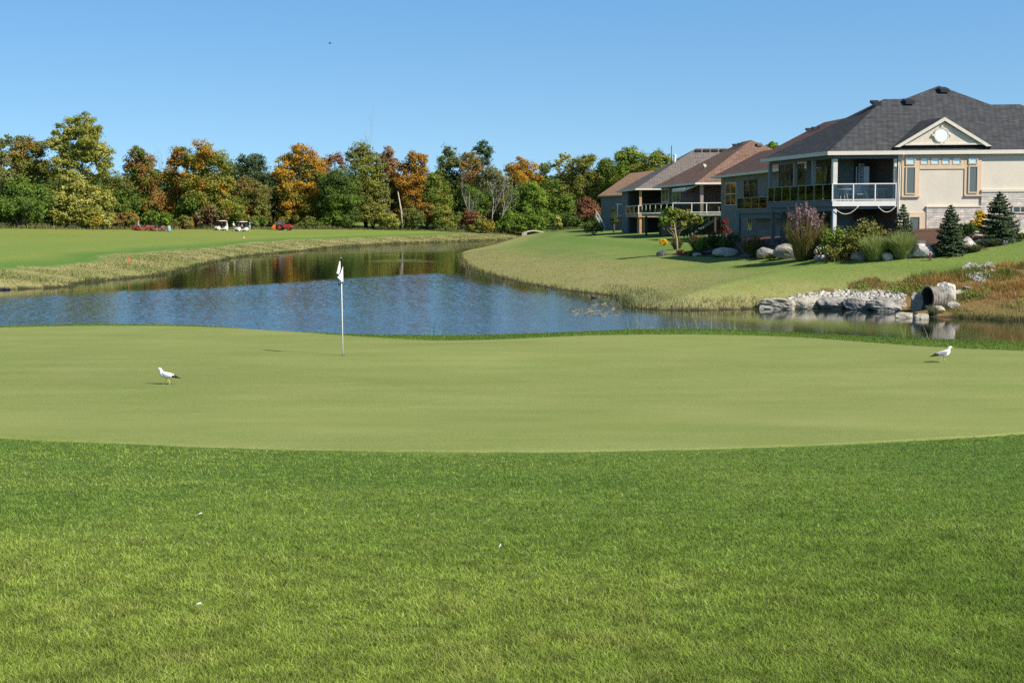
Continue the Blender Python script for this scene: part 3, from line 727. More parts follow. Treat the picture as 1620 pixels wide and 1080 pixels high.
T('thin grey green tree beside the tall yellow green tree', [(600,262,11),(608,282,12),(604,300,12)], 'grey', 'olive', .4, -5, 1900, gap=.4)
T('rusty brown tree with a dark leaning top', [(615,240,10),(608,252,12),(622,258,12),(614,272,15),(628,285,14)], 'brown', 'rust', .55, 3, 3200)
T('red topped orange maple above the pale snag', [(654,250,12),(668,252,10),(643,266,14),(662,270,16),(640,288,17),(664,292,17),(650,308,20),(672,312,14)], 'olive', 'orange', .66, -4, 6800, name='maple_tree')
T('light green sloping tree right of the orange maple', [(688,280,13),(696,298,15),(684,310,16),(702,318,18),(690,332,18)], 'green', 'yellowgreen', .35, -6, 4400)
T('dark olive tree with a pointed top right of the orange maple', [(710,240,11),(702,255,13),(718,258,14),(706,275,17),(724,284,14),(712,300,18)], 'dark', 'olive', .4, 4, 4800)
T('brown topped tree behind the bare grey branches', [(742,250,13),(733,262,13),(752,264,14),(742,280,17)], 'olive', 'brown', .42, 3, 3600)
T('tall dark tree with a rounded knob of foliage on top', [(763,229,9),(756,238,10),(772,240,10),(766,254,13)], 'bluegreen', 'dark', .4, 10, 2600)
T('dark green tree low behind the bare grey branches', [(738,305,18),(760,312,18),(745,328,18),(726,322,16)], 'dark', 'green', .4, -2, 4200)
T('grey olive tree behind the white leaning branches', [(775,275,14),(790,285,16),(778,298,17),(798,302,16),(785,320,18)], 'olive', 'grey', .5, 0, 4400)
T('golden orange maple standing right of the centre of the wood', [(826,258,11),(812,266,12),(838,268,13),(822,280,16),(848,284,11),(835,296,14)], 'olive', 'gold', .68, 2, 4400, name='maple_tree')
T('olive tree behind the golden orange maple', [(808,272,10),(864,268,13),(856,284,14),(872,290,14)], 'olive', 'green', .4, 8, 3000)
T('broad mid green tree in front of the golden maple', [(838,298,17),(822,312,20),(850,315,20),(835,332,18),(812,332,16)], 'green', 'bright', .35, -8, 6200)
T('green tree with a deep shaded foot beside the far bank', [(880,300,16),(866,316,18),(892,318,18),(878,334,18),(900,335,14)], 'green', 'olive', .3, -6, 5400)
T('pale grey green tree crown on the skyline', [(892,250,10),(884,262,12),(902,262,12),(893,276,14)], 'grey', 'pale', .4, 5, 3000, gap=.45)
T('yellow green tree on the skyline right of the pale crown', [(918,262,14),(932,254,12),(912,280,18),(935,278,18),(920,302,18),(940,300,16)], 'yellowgreen', 'olive', .45, 0, 6000)
T('olive green tree left of the bright green tree', [(958,260,14),(972,268,14),(952,280,18),(970,288,18),(956,306,18)], 'olive', 'green', .5, 2, 5200)
T('bright green tree rising highest behind the far houses', [(995,240,12),(984,250,14),(1008,252,14),(992,264,18),(1010,272,18),(985,282,18)], 'bright', 'yellowgreen', .4, -4, 5600)
T('bright green round tree beside the grey roof', [(1040,248,13),(1028,258,14),(1054,258,14),(1040,270,16),(1022,276,16),(1060,274,14)], 'bright', 'yellowgreen', .35, -8, 5200)
T('small dark red tree beside the far blue grey house', [(928,322,11),(936,332,12),(922,336,12)], 'maroon', 'redbrown', .5, -60, 2400, .32)
T('green tree top showing between the brown roofs', [(1222,232,7),(1214,236,6),(1230,236,6)], 'green', 'bright', .4, -95, 1200, .34)
# bare trees and snags
def bare_tree(name, label, px, D, top, spread=.5, depth=4, lean=(0, 0), m=M_BARE, r=.16, n=3, group=None):
    g = on_ground(px, D); t = thing(name, label, 'tree', g, group); mb = MB()
    H = P(px, top, D).z - g.z
    branch(mb, g - Vector((0,0,.2)), Vector((lean[0], lean[1], 1)), H * .55, r, depth, spread, n, .45, .07)
    mb.build('branches', m, t, True); return t
GB = 'bare trees in the wood'
bare_tree('bare_tree', 'leafless grey tree on the skyline between two orange maples', 253, 296, 238, .45, 5, group=GB)
bare_tree('bare_tree', 'thin leafless treetop on the skyline above the tall yellow green tree', 588, 332, 203, .4, 5, group=GB)
bare_tree('bare_tree', 'thin leafless treetop beside the small red orange tree', 541, 334, 232, .4, 4, group=GB)
bare_tree('bare_tree', 'grey leafless tree in front of the brown topped tree', 742, 316, 252, .5, 5, (-.05, 0), group=GB)
bare_tree('bare_tree', 'pale branching dead tree leaning right near the white branches', 788, 313, 268, .45, 5, (.32, 0), r=.2, group=GB)
bare_tree('bare_tree', 'thin dead tree leaning left of the pale dead tree', 776, 314, 262, .5, 5, (.05, 0), group=GB)
bare_tree('bare_tree', 'thin grey trunked tree standing before the narrow orange topped maple', 207, 277, 268, .35, 4, (.02, 0), r=.13, group=GB)
g = on_ground(637, 306); t = thing('snag', 'pale broken dead trunk leaning against the orange maple', 'dead tree', g); mb = MB()
mb.tube([g, g + Vector((-.25, 0, 4)), g + Vector((-.9, 0, 8.2))], [.2, .18, .1], 7); mb.build('trunk', mat('dead_wood', (.42,.36,.28), .9, var=.2), t, True)
# the shrubs along the foot of the wood
GS = 'shrubs along the edge of the wood'
def S(label, px, w, h, base, tint=None, amt=.4, dd=-14, n=1700, leaf=.36, py=None):
    n = int(n * 2.4); leaf = min(leaf, .27); h = h * 1.12
    return bush('shrub', label, px, 0, w, h, DT(px) + dd, n, leaf, base, tint, amt, GS)
S('big dark thicket bush at the left end of the wood edge', 34, 84, 46, 'dark', 'green', .5, -12, 3600)
S('yellowish bush at the foot of the tall poplar', 143, 42, 34, 'yellow', 'yellowgreen', .5, -14, 2000)
S('brown bush right of the yellowish bush', 174, 34, 30, 'brown', 'olive', .5, -12)
S('dull olive bush left of the red mowers', 202, 36, 24, 'olive', 'brown', .35, -12)
S('rounded bright green bush behind the red mowers', 246, 54, 28, 'green', 'bright', .4, -12, 2400)
S('low brown bush right of the rounded green bush', 292, 36, 22, 'brown', 'olive', .45, -14)
S('large purplish brown bush behind the golf carts', 334, 62, 38, 'redbrown', 'grey', .5, -8, 2600)
S('yellow and green bush right of the purplish bush', 380, 34, 36, 'yellowgreen', 'yellow', .4, -6)
S('low pale green bush between the carts and the tractor', 408, 36, 18, 'grey', 'green', .5, -10)
S('slim olive sapling clump left of the tractor cab', 450, 22, 44, 'olive', 'grey', .4, 2, 1400)
S('low dull bush right of the tractor', 492, 38, 18, 'olive', 'green', .4, -12)
S('mixed green bush right of the dark green oak', 590, 46, 44, 'olive', 'yellowgreen', .5, -10, 2200)
S('purple grey thicket behind the mixed green bush', 578, 30, 52, 'redbrown', 'olive', .5, -2, 1500)
S('pale yellow green bush under the pale snag', 615, 34, 26, 'yellowgreen', 'pale', .4, -14)
S('dark green bush under the orange maple', 655, 42, 34, 'dark', 'olive', .4, -12, 1900)
S('brown tinged thicket at the foot of the orange maple', 676, 36, 50, 'olive', 'rust', .45, -6, 1800)
S('green and yellow bush left of the maroon bush', 704, 46, 40, 'green', 'yellowgreen', .45, -12, 2000)
S('maroon bush in the middle of the wood edge', 743, 42, 36, 'redbrown', 'olive', .3, -10, 1900)
S('yellowish low bush under the maroon bush', 762, 46, 22, 'yellowgreen', 'yellow', .3, -16, 1700)
S('rounded green bush below the white leaning branches', 808, 50, 34, 'green', 'bright', .3, -14, 2200)
S('leafy green bush below the golden maple', 842, 44, 30, 'bright', 'green', .5, -16, 2000)
S('tall narrow pale bush at the far bank', 882, 16, 26, 'yellowgreen', 'pale', .4, -40, 900, .34)
S('dark green bush left of the small dark red tree', 904, 34, 28, 'dark', 'green', .4, -14, 1500)
S('low green bush beside the far house lawn', 950, 40, 30, 'green', 'olive', .4, -18, 1700)
# the depth of the wood behind, one dark mass
lob = []
for x in range(-420, 1500, 11):
    for row in range(4):
        yb = np.interp(x, [-420, 0, 150, 300, 600, 900, 1010, 1100, 1200, 1500], [285, 282, 292, 292, 292, 295, 290, 300, 330, 330]) + rng.normal() * 5 + row * 19
        D = DT(x) + 26 + rng.random() * 22
        lob.append((P(x, yb, D), (15 + 8 * rng.random()) * D / F))
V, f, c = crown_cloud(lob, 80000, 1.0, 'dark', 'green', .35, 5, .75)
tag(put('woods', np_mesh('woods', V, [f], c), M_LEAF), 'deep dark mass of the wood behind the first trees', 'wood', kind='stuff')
x = rng.uniform(-420, 1250, 26000); D = np.array([DT(v) for v in x]) - rng.uniform(2, 17, len(x)) * 1.0
X = (x - CX) / F * D; h = rng.uniform(.25, .8, len(x)) * (.2 + 1.3 * sstep(.35, .7, fbm(X * .25, D * .1, seed=9)))
cc = mixc((.06,.075,.022), (.17,.15,.06), fbm(X*.2, D*.2, seed=31) + rng.normal(size=len(x)) * .1)
grass_field('undergrowth', X, D, h, np.full(len(x), .14), cc * 1.2, cc * 1.6, 'tall weeds along the foot of the wood', .5)
# ------------------------------------------------------------------ houses
M_STUC = mat('cream_stucco', (.68,.60,.49), .85, .15, var=.05, vscale=1.2, bump=.15, bscale=40)
M_PEACH = mat('peach_trim', (.68,.50,.345), .8, .15, var=.05, vscale=2)
M_WHITE = mat('white_paint', (.74,.72,.67), .55, .3, var=.06, vscale=3)
M_CREAM = mat('cream_metal', (.70,.64,.53), .5, .3, var=.05, vscale=4)
M_BLUEG = mat('siding_and_shade_grey', (.135,.155,.16), .7, .2, var=.08, vscale=2)  # also carries painted shade on the side fascia and lower posts
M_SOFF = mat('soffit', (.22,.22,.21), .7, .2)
M_DARKW = mat('shaded_stucco', (.085,.068,.054), .85, .1, var=.1)  # near-black tone holds the shade of the porch recesses
M_WOOD = mat('tan_cedar', (.44,.27,.15), .75, .2, var=.25, vscale=5)
M_REDW = mat('red_cedar', (.34,.14,.08), .75, .2, var=.2, vscale=5)
M_DECK = mat('grey_deck', (.25,.24,.22), .8, .15, var=.2, vscale=6)
M_DARK = mat('dark_metal', (.03,.03,.032), .5, .3)
M_CURT = mat('curtain', (.42,.46,.50), .9, .1, var=.15, vscale=8)
M_STONE = block_mat('ledge_stone', (.70,.60,.49), (.50,.46,.43), (.46,.42,.37), .44, .15, .012, .34, .9, .9)
M_BRICK = block_mat('brown_brick', (.17,.105,.085), (.12,.08,.07), (.20,.18,.16), .24, .08, .01, .3, .9, .4)
M_GBRICK = block_mat('grey_brick', (.27,.235,.20), (.20,.18,.16), (.27,.25,.22), .26, .09, .01, .3, .9, .4)
def shingle(n, c1, c2, mo): return block_mat(n, c1, c2, mo, .33, .17, .016, .28, .92, .5, 1.9)
M_SHG = shingle('charcoal_shingle', (.082,.084,.088), (.054,.056,.059), (.028,.029,.030))
M_SHB = shingle('brown_shingle', (.255,.155,.108), (.180,.105,.075), (.085,.055,.042))
M_SHT = shingle('grey_brown_shingle', (.215,.178,.155), (.150,.125,.112), (.075,.062,.056))
M_SHR = shingle('red_brown_shingle', (.205,.120,.092), (.145,.085,.068), (.075,.046,.038))
M_SHO = shingle('orange_shingle', (.50,.29,.175), (.40,.225,.135), (.26,.15,.09))
def glass_mat(name, base, rough=.03, ior=1.9, spec=.9):
    m = mat(name, base, rough, spec, IOR=ior); nt = m.node_tree; b = nt.nodes['Principled BSDF']
    g = nt.nodes.new('ShaderNodeNewGeometry'); n = nt.nodes.new('ShaderNodeTexNoise'); n.inputs['Scale'].default_value = .9; nt.links.new(g.outputs['Position'], n.inputs['Vector'])
    bp = nt.nodes.new('ShaderNodeBump'); bp.inputs['Strength'].default_value = .12; bp.inputs['Distance'].default_value = .06
    nt.links.new(n.outputs['Fac'], bp.inputs['Height']); nt.links.new(bp.outputs[0], b.inputs['Normal']); return m
M_GLASS = glass_mat('dark_glass', (.018,.022,.022), .03, 1.65, .7)
M_GLASSB = glass_mat('blind_glass', (.12,.14,.13), .05, 1.5, .5)
M_GLASSS = glass_mat('sky_tint_glass', (.52,.66,.68), .1, 1.7)  # pale cyan base stands for the reflected sky
def pane_mat():
    m = bpy.data.materials.new('rail_glass'); m.use_nodes = True; nt = m.node_tree; nt.nodes.remove(nt.nodes['Principled BSDF'])
    t = nt.nodes.new('ShaderNodeBsdfTransparent'); t.inputs[0].default_value = (.80,.84,.83,1); g = nt.nodes.new('ShaderNodeBsdfGlossy'); g.inputs['Roughness'].default_value = .03
    fr = nt.nodes.new('ShaderNodeFresnel'); fr.inputs[0].default_value = 1.42; x = nt.nodes.new('ShaderNodeMixShader')
    nt.links.new(fr.outputs[0], x.inputs[0]); nt.links.new(t.outputs[0], x.inputs[1]); nt.links.new(g.outputs[0], x.inputs[2]); nt.links.new(x.outputs[0], nt.nodes['Material Output'].inputs[0]); return m
M_PANE = pane_mat()

class House:
    def __init__(s, name, label, O, a, b, zb=2.0, group='houses along the pond'):
        s.O = Vector((O[0], O[1], 0)); s.ux, s.uy = math.cos(R(a)), -math.sin(R(a)); s.vx, s.vy = -math.sin(R(b)), math.cos(R(b))
        s.root = thing(name, label, 'house', (O[0], O[1], zb), group)
    def w(s, u, v, z): return (s.O.x + u * s.ux + v * s.vx, s.O.y + u * s.uy + v * s.vy, z)
    def loc(s, p):
        d = Vector(p) - s.O; det = s.ux * s.vy - s.vx * s.uy
        return ((d.x * s.vy - d.y * s.vx) / det, (s.ux * d.y - s.uy * d.x) / det, p[2])
    def solve(s, px, py, fn):
        d = ray(px, py); a, b = 10.0, 600.0
        def val(t): return fn(*s.loc(Vector((d.x * t, d.y * t, ZC + d.z * t))))
        va = val(a)
        for _ in range(60):
            m = (a + b) / 2; vm = val(m)
            if (vm > 0) == (va > 0): a = m
            else: b = m
        return s.loc(Vector((d.x * a, d.y * a, ZC + d.z * a)))
    def on_v(s, px, py, v0): return s.solve(px, py, lambda u, v, z: v - v0)
    def on_u(s, px, py, u0): return s.solve(px, py, lambda u, v, z: u - u0)
    def mb(s): m = MB(); m.T = s.w; return m
    def part(s, mb, name, m, parent=None, smooth=False): return mb.build(name, m, parent or s.root, smooth)
    def poly(s, mb, pts, m=0): mb.add(pts, [tuple(range(len(pts)))], m)
    def slab(s, mb, pts, th=.12, m=0):       # a roof plane with thickness
        n = len(pts); lo = [(u, v, z - th) for u, v, z in pts]
        f = [tuple(range(n)), tuple(range(2*n - 1, n - 1, -1))] + [(i, n + i, n + (i+1) % n, (i+1) % n) for i in range(n)]
        mb.add(list(pts) + lo, f, m)
    def window_v(s, px0, py0, px1, py1, v, cols=1, rows=1, fr=.07, mf=None, mg=None, rowsplit=None):
        a = s.on_v(px0, py0, v); b = s.on_v(px1, py1, v)
        return s.window(a[0], b[0], b[2], a[2], lambda p, q, z: (p, v - q, z), cols, rows, fr, mf, mg)
    def window_u(s, px0, py0, px1, py1, u, cols=1, rows=1, fr=.07, mf=None, mg=None):
        a = s.on_u(px0, py0, u); b = s.on_u(px1, py1, u); z1 = (a[2] + s.on_u(px1, py0, u)[2]) / 2; z0 = (b[2] + s.on_u(px0, py1, u)[2]) / 2
        v0, v1 = sorted((a[1], b[1]))
        return s.window(v0, v1, z0, z1, lambda p, q, z: (u - q, p, z), cols, rows, fr, mf, mg)
    def window(s, p0, p1, z0, z1, fn, cols, rows, fr, mf, mg):
        m = MB(); m.T = lambda p, q, z: s.w(*fn(p, q, z)); g = MB(); g.T = m.T
        g.box(p0 + fr*.5, p1 - fr*.5, .004, .02, z0 + fr*.5, z1 - fr*.5)
        m.box(p0, p0 + fr, 0, .06, z0, z1); m.box(p1 - fr, p1, 0, .06, z0, z1)
        m.box(p0 + fr, p1 - fr, 0, .058, z0, z0 + fr); m.box(p0 + fr, p1 - fr, 0, .058, z1 - fr, z1)
        for i in range(1, cols): c = p0 + (p1 - p0) * i / cols; m.box(c - fr*.35, c + fr*.35, 0, .05, z0 + fr, z1 - fr)
        for i in range(1, rows): c = z0 + (z1 - z0) * i / rows; m.box(p0 + fr, p1 - fr, 0, .045, c - fr*.35, c + fr*.35)
        f = s.part(m, 'window', mf or M_CREAM); s.part(g, 'pane', mg or M_GLASS, f); return f
    def railing(s, pts, z, h=1.02, posts=None, m=None, t=.05, glass=True):
        """pts: polyline (u, v); posts: positions along each leg as fractions"""
        r = s.mb(); g = s.mb()
        for k, ((u0, v0), (u1, v1)) in enumerate(zip(pts[:-1], pts[1:])):
            L = math.hypot(u1 - u0, v1 - v0); du, dv = (u1 - u0) / L, (v1 - v0) / L; nu, nv = -dv, du
            def bar(a, b, z0, z1, hw, mbx):
                q = [(u0 + du*x + nu*y, v0 + dv*x + nv*y, zz) for zz in (z0, z1) for y in (-hw, hw) for x in (a, b)]
                mbx.add(q, [(0,2,3,1),(4,5,7,6),(0,1,5,4),(2,6,7,3),(0,4,6,2),(1,3,7,5)])
            fr = posts[k] if posts else [i / max(round(L / 1.4), 1) for i in range(max(round(L / 1.4), 1) + 1)]
            for f in fr: bar(f * L - t*.6, f * L + t*.6, z - .02, z + h - t*.5, t*.62, r)
            bar(-t*.55, L + t*.55, z + h - t*.5, z + h + t*.6, t*.8, r); bar(0, L, z + .06, z + .06 + t, t*.4, r)
            if glass:
                for a, b in zip(fr[:-1], fr[1:]): bar(a * L + t, b * L - t, z + .06 + t, z + h - t*.5, .006, g)
        o = s.part(r, 'railing', m or M_CREAM)
        if glass: s.part(g, 'glass_panel', M_PANE, o)
        return o
    def hip(s, u0, u1, v0, v1, ze, p, mr, name='roof', th=.14):
        W_, L_ = u1 - u0, v1 - v0; d = min(W_, L_) / 2; zr = ze + p * d; m = s.mb()
        if W_ <= L_: r0, r1 = ((u0+u1)/2, v0 + d, zr), ((u0+u1)/2, v1 - d, zr)
        else: r0, r1 = (u0 + d, (v0+v1)/2, zr), (u1 - d, (v0+v1)/2, zr)
        a, b, c, e = (u0, v0, ze), (u1, v0, ze), (u1, v1, ze), (u0, v1, ze)
        F_ = [[a, b, r0], [b, c, r1, r0], [c, e, r1], [e, a, r0, r1]] if W_ <= L_ else [[a, b, r1, r0], [b, c, r1], [c, e, r0, r1], [e, a, r0]]
        for f in F_: m.add(f, [tuple(range(len(f)))])
        o = s.part(m, name, mr)
        g = s.mb(); q = .13
        g.box(u0 - q, u1 + q, v0 - q, v0, ze - .19, ze + .015); g.box(u0 - q, u1 + q, v1, v1 + q, ze - .19, ze + .015)
        g.box(u0 - q, u0, v0, v1, ze - .19, ze + .015); g.box(u1, u1 + q, v0, v1, ze - .19, ze + .015)
        s.part(g, 'gutter', M_CREAM, o)
        sf = s.mb(); sf.box(u0, u1, v0, v1, ze - .13, ze - .05); s.part(sf, 'soffit', M_SOFF, o)
        return o, r0, r1, zr
    def vent(s, u, v, z, roof, m=None, wd=.42):
        b = s.mb(); b.add([(u-wd/2, v-.3, z-.02), (u+wd/2, v-.3, z-.02), (u+wd/2, v+.25, z+.2), (u-wd/2, v+.25, z+.2), (u-wd/2, v-.3, z+.17), (u+wd/2, v-.3, z+.17), (u+wd/2, v+.25, z+.36), (u-wd/2, v+.25, z+.36)],
              [(0,1,5,4),(1,2,6,5),(2,3,7,6),(3,0,4,7),(4,5,6,7),(3,2,1,0)]); s.part(b, 'vent', m or M_SHB, roof)

EV = .20; M_FRAME = mat('cream_frame', (.60,.50,.38), .6)
# ---- the nearest house: cream stucco, charcoal hip roof, covered deck at its corner
O = P(1318, 300, 86)
H = House('stucco_house', 'nearest house, cream stucco with a charcoal roof, round gable vent and glass railed deck', O, 3, 11, 2.6)
z_at = lambda py, v=0: H.on_v(1318, py, v)[2]
e1 = H.on_v(1311, 240, -EV); ze = e1[2]; uE = e1[0]
e2v = H.solve(1205, 252.8, lambda u, v, z: z - ze)[1] if False else H.on_u(1206, 252.8, uE)[1]
vr = (e2v - EV) / 2
r1a = H.on_v(1398, 157, vr); pitch = (r1a[2] - ze) / (vr + EV)
fplane = lambda u, v: ze + pitch * (v + EV)
r1b = H.on_v(1431, 157, vr); zr = fplane(0, vr); r1a = (r1a[0], vr, zr); r1b = (r1b[0], vr, zr)
a2 = H.solve(1485.5, 135.7, lambda u, v, z: z - fplane(u, v))
E1, E2, E3 = (uE, -EV, ze), (uE, e2v, ze), (a2[0] + a2[1] + EV, -EV, ze)
vB = 2 * a2[1] + EV; E4 = (E3[0], vB, ze); uL = r1b[0] - (zr - ze) / pitch
m = H.mb()
for f in ([E1, E3, a2, r1b, r1a], [E2, E1, r1a], [(r1b[0] + 1.5, e2v, ze), E2, r1a, r1b], [E3, E4, a2],
          [r1b, a2, (uL, vB, ze), (uL, a2[1], ze)], [E4, (uL, vB, ze), a2]): H.poly(m, f)
roof = H.part(m, 'roof', M_SHG)
q = H.on_v(1575, 166, 17.5); q2 = H.on_v(1613, 165, 17.5); m = H.mb(); dz = (q[2] - ze) / pitch
H.poly(m, [(q[0] - dz, 17.5 - dz, ze), (q2[0] + dz, 17.5 - dz, ze), q2, (q[0] - 4, 17.5, q[2])]); H.poly(m, [(q2[0] + dz, 17.5 - dz, ze), (q2[0] + dz, 17.5 + dz, ze), q2]); H.poly(m, [(q2[0] + dz, 17.5 + dz, ze), (q[0] - dz, 17.5 + dz, ze), (q[0] - 4, 17.5, q[2]), q2])
H.part(m, 'rear_roof', M_SHG)
g = H.mb(); t_ = .10
g.box(uE - t_, E3[0] + t_, -EV - t_, -EV, ze - .21, ze + .02); g.box(uE - t_, uE, -EV, e2v + t_, ze - .21, ze + .02); g.box(E3[0], E3[0] + t_, -EV, vB, ze - .21, ze + .02)
gut = H.part(g, 'gutter', M_CREAM, roof)
sf = H.mb(); sf.box(uE, E3[0], -EV, e2v, ze - .15, ze - .06); H.part(sf, 'soffit', M_SOFF, roof)
for px, py in ((1437, 160.5), (1492, 142)):
    q = H.solve(px, py, lambda u, v, z: z - fplane(u, v) - .15); H.vent(q[0], q[1], fplane(0, q[1]) - .02, roof, M_DARK, .55)
lplane = lambda u, v: ze + (zr - ze) / (r1a[0] - uE) * (u - uE)
q = H.solve(1385, 163.5, lambda u, v, z: z - lplane(u, v) - .15); H.vent(q[0], q[1], lplane(q[0], 0), roof, M_DARK, .5)
# gable
vg, vw = -.22, -.07
A = H.on_v(1494.5, 186, vg); BL = H.on_v(1415, 233.2, vg); BR = H.on_v(1569, 231.8, vg); zb_ = max(BL[2], fplane(0, vg) + .03); BL = (BL[0], vg, zb_); BR = (BR[0], vg, zb_)
back = lambda p: (p[0], (p[2] - ze) / pitch - EV + .02, p[2])
m = H.mb()
for L_, R_ in ((BL, A), (A, BR)):
    H.slab(m, [L_, R_, back(R_), back(L_)], .10)
gab = H.part(m, 'gable', M_SHG)
m = H.mb()
for S_, sg in ((BL, 1), (BR, -1)):
    d = Vector(A) - Vector(S_); n_ = Vector((d.z, 0, -d.x)).normalized() * (-sg if sg > 0 else 1); n_ = n_ if n_.z < 0 else -n_
    q = [Vector(S_), Vector(A), Vector(A) + Vector((0, 0, -.21)), Vector(S_) + Vector((sg * .31, 0, -.01))]
    H.slab(m, [(x.x, vg - .03, x.z + .03) for x in q], 0) if False else m.add([(x.x, vg - .04, x.z + .02) for x in q] + [(x.x, vg + .05, x.z + .02) for x in q], [(0,1,2,3),(7,6,5,4),(0,4,5,1),(1,5,6,2),(2,6,7,3),(3,7,4,0)])
H.part(m, 'rake_board', M_CREAM, gab)
ins = .42; m = H.mb(); zt = A[2] - .22; zs = zb_ + .12
m.add([(BL[0] + ins, vw, zs), (BR[0] - ins, vw, zs), (A[0], vw, zt), (BL[0] + ins, vw + .2, zs), (BR[0] - ins, vw + .2, zs), (A[0], vw + .2, zt)], [(0,1,2),(5,4,3),(0,3,4,1),(1,4,5,2),(2,5,3,0)])
H.part(m, 'pediment', M_STUC, gab)
m = H.mb(); m.box(BL[0] + .5, BR[0] - .5, vw - .1, vw - .004, zs, zs + .09); H.part(m, 'ledge', M_CREAM, gab)
rc = H.on_v(1489, 213.8, vw); rr = .37
m = H.mb(); m.lathe([(rr, vw - .07), (rr, vw - .004)], (rc[0], 0, rc[2]), 28, axis='y'); rd = H.part(m, 'round_vent', mat('bright_white', (.86,.86,.86), .4), gab)
m = H.mb()
for i in range(28):
    a0, a1 = 6.2832 * i / 28, 6.2832 * (i + 1) / 28
    for (s0, s1, vv0, vv1) in ((rr + .005, rr + .085, vw - .09, vw - .004),):
        pts = [(rc[0] + math.cos(a) * s, vv, rc[2] + math.sin(a) * s) for vv in (vv0, vv1) for a, s in ((a0, s0), (a1, s0), (a1, s1), (a0, s1))]
        m.add(pts, [(0,1,2,3),(7,6,5,4),(0,4,5,1),(2,6,7,3)])
for a in (0, 1.5708, 3.1416, 4.7124):
    cu, cz = rc[0] + math.cos(a) * (rr + .14), rc[2] + math.sin(a) * (rr + .14); m.box(cu - .06, cu + .06, vw - .11, vw - .004, cz - .06, cz + .06)
H.part(m, 'vent_trim', M_CREAM, rd)
# walls
uW = H.on_v(1420.5, 280, 0)[0]; uR = E3[0] - .5; zs_ = ze - .15; uI = 2.3; vP = 3.3; vBk = e2v - .7
zF = z_at(318.5)
m = H.mb(); m.box(uW, uR, 0, vB - .6, 1.6, zs_); H.part(m, 'front_wall', M_STUC)
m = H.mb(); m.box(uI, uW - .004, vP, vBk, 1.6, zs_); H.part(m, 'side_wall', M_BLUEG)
m = H.mb(); m.box(uI + .3, uW - .01, vP - .03, vP - .003, 1.6, zs_ - .01); m.box(uW - .03, uW - .004, .02, vP - .04, 1.6, zs_ - .01); H.part(m, 'porch_wall', M_DARKW)  # dark facing that puts the porch shade into the wall colour
# trims and windows of the front
def trim(px0, py0, px1, py1, d=.05, name='trim', mt=None, v=0):
    a = H.on_v(px0, py0, v); b = H.on_v(px1, py1, v); m = H.mb(); m.box(a[0], b[0], v - d, v - .003, b[2], a[2]); return H.part(m, name, mt or M_PEACH)
for (x0, x1) in ((1427, 1453.5), (1526, 1551.5)):
    trim(x0, 246.5, x1, 309.5 if x0 < 1500 else 308.0)
    trim(x0 - 1.2, 309.9 if x0 < 1500 else 308.4, x1 + 1.2, 312 if x0 < 1500 else 310.4, .12, 'sill')
trim(1454, 246.5, 1525.5, 248.6); trim(1454, 260.6, 1525.5, 267.2); 
for i in range(5):
    x0 = (1454, 1469, 1486.3, 1503.2, 1521)[i]; trim(x0, 249, x0 + (1.8, 3, 3, 3, 4.5)[i], 260.3)
for i, (x0, x1) in enumerate(((1456, 1468.6), (1472.2, 1486), (1489.6, 1502.8), (1506.6, 1520.6))): H.window_v(x0, 249, x1, 260.2, -.01, mg=M_GLASSS, fr=.06, mf=M_FRAME)
H.window_v(1432.5, 248.6, 1448, 260.6, -.055, mg=M_GLASSS, mf=M_FRAME); H.window_v(1432.5, 263.5, 1448, 307.5, -.055, mg=M_GLASSB, mf=M_FRAME)
H.window_v(1531.8, 248, 1546.4, 259.4, -.055, mg=M_GLASSS, mf=M_FRAME); H.window_v(1531.8, 262.2, 1546.4, 305.5, -.055, mg=M_GLASSB, mf=M_FRAME)
trim(1436, 336.5, 1463.6, 365.2, .05); trim(1434, 365.6, 1464.5, 367.6, .12, 'sill', M_STUC); H.window_v(1437.5, 342, 1455.5, 364.6, -.055, mg=M_GLASSB, mf=M_FRAME)
trim(1465, 328, 1551.2, 400, .09, 'stone_veneer', M_STONE); trim(1464.2, 326, 1551.2, 327.8, .14, 'ledge', M_STUC)
trim(1551.6, 302, 1850, 400, .10, 'stone_veneer', M_STONE); trim(1551.0, 300, 1850, 301.8, .15, 'ledge', M_STUC)
trim(1424, 368, 1464.6, 400, .085, 'stone_veneer', M_STONE)
H.window_v(1601, 325.5, 1626, 337, -.11, 2, mf=M_FRAME)
a = H.on_v(1588, 316, -.1); m = H.mb(); m.box(a[0], a[0] + .2, -.2, -.104, a[2] - .12, a[2] + .14); H.part(m, 'wall_lamp', M_WHITE)
a = H.on_v(1427.5, 240, -.3); m = H.mb(); m.T = H.w; m.tube([(a[0], -.5, ze - .2), (a[0] - .02, -.12, ze - .75), (a[0] - .12, -.08, 2.4)], .045, 6); H.part(m, 'downspout', M_CREAM)
# covered deck
vD = H.on_u(1215.5, 330, 0)[1]
m = H.mb(); m.box(0, uW - .01, 0, vP - .04, z_at(325.8), zF); m.box(0, uI - .01, vP - .036, vD, z_at(325.8), zF); deck = H.part(m, 'deck', M_DECK)
m = H.mb(); m.box(-.05, uW - .02, -.05, -.004, z_at(326.3), zF + .01); H.part(m, 'front_fascia', M_WHITE, deck)
m = H.mb(); m.box(-.05, -.004, -.003, vD + .05, z_at(326.3), zF + .01); m.box(.12, .34, .3, vD - .1, z_at(334), z_at(325.9)); m.box(.4, uW - .1, .12, .3, z_at(331), z_at(325.9)); H.part(m, 'side_beam', M_BLUEG, deck)  # side fascia in blue grey, its shade put into the colour
m = H.mb(); m.box(.02, uW - .04, .0, .2, z_at(251.5), zs_ - .004); m.box(.02, .22, .204, vD, z_at(250.5), zs_ - .004); H.part(m, 'header_beam', M_BLUEG)
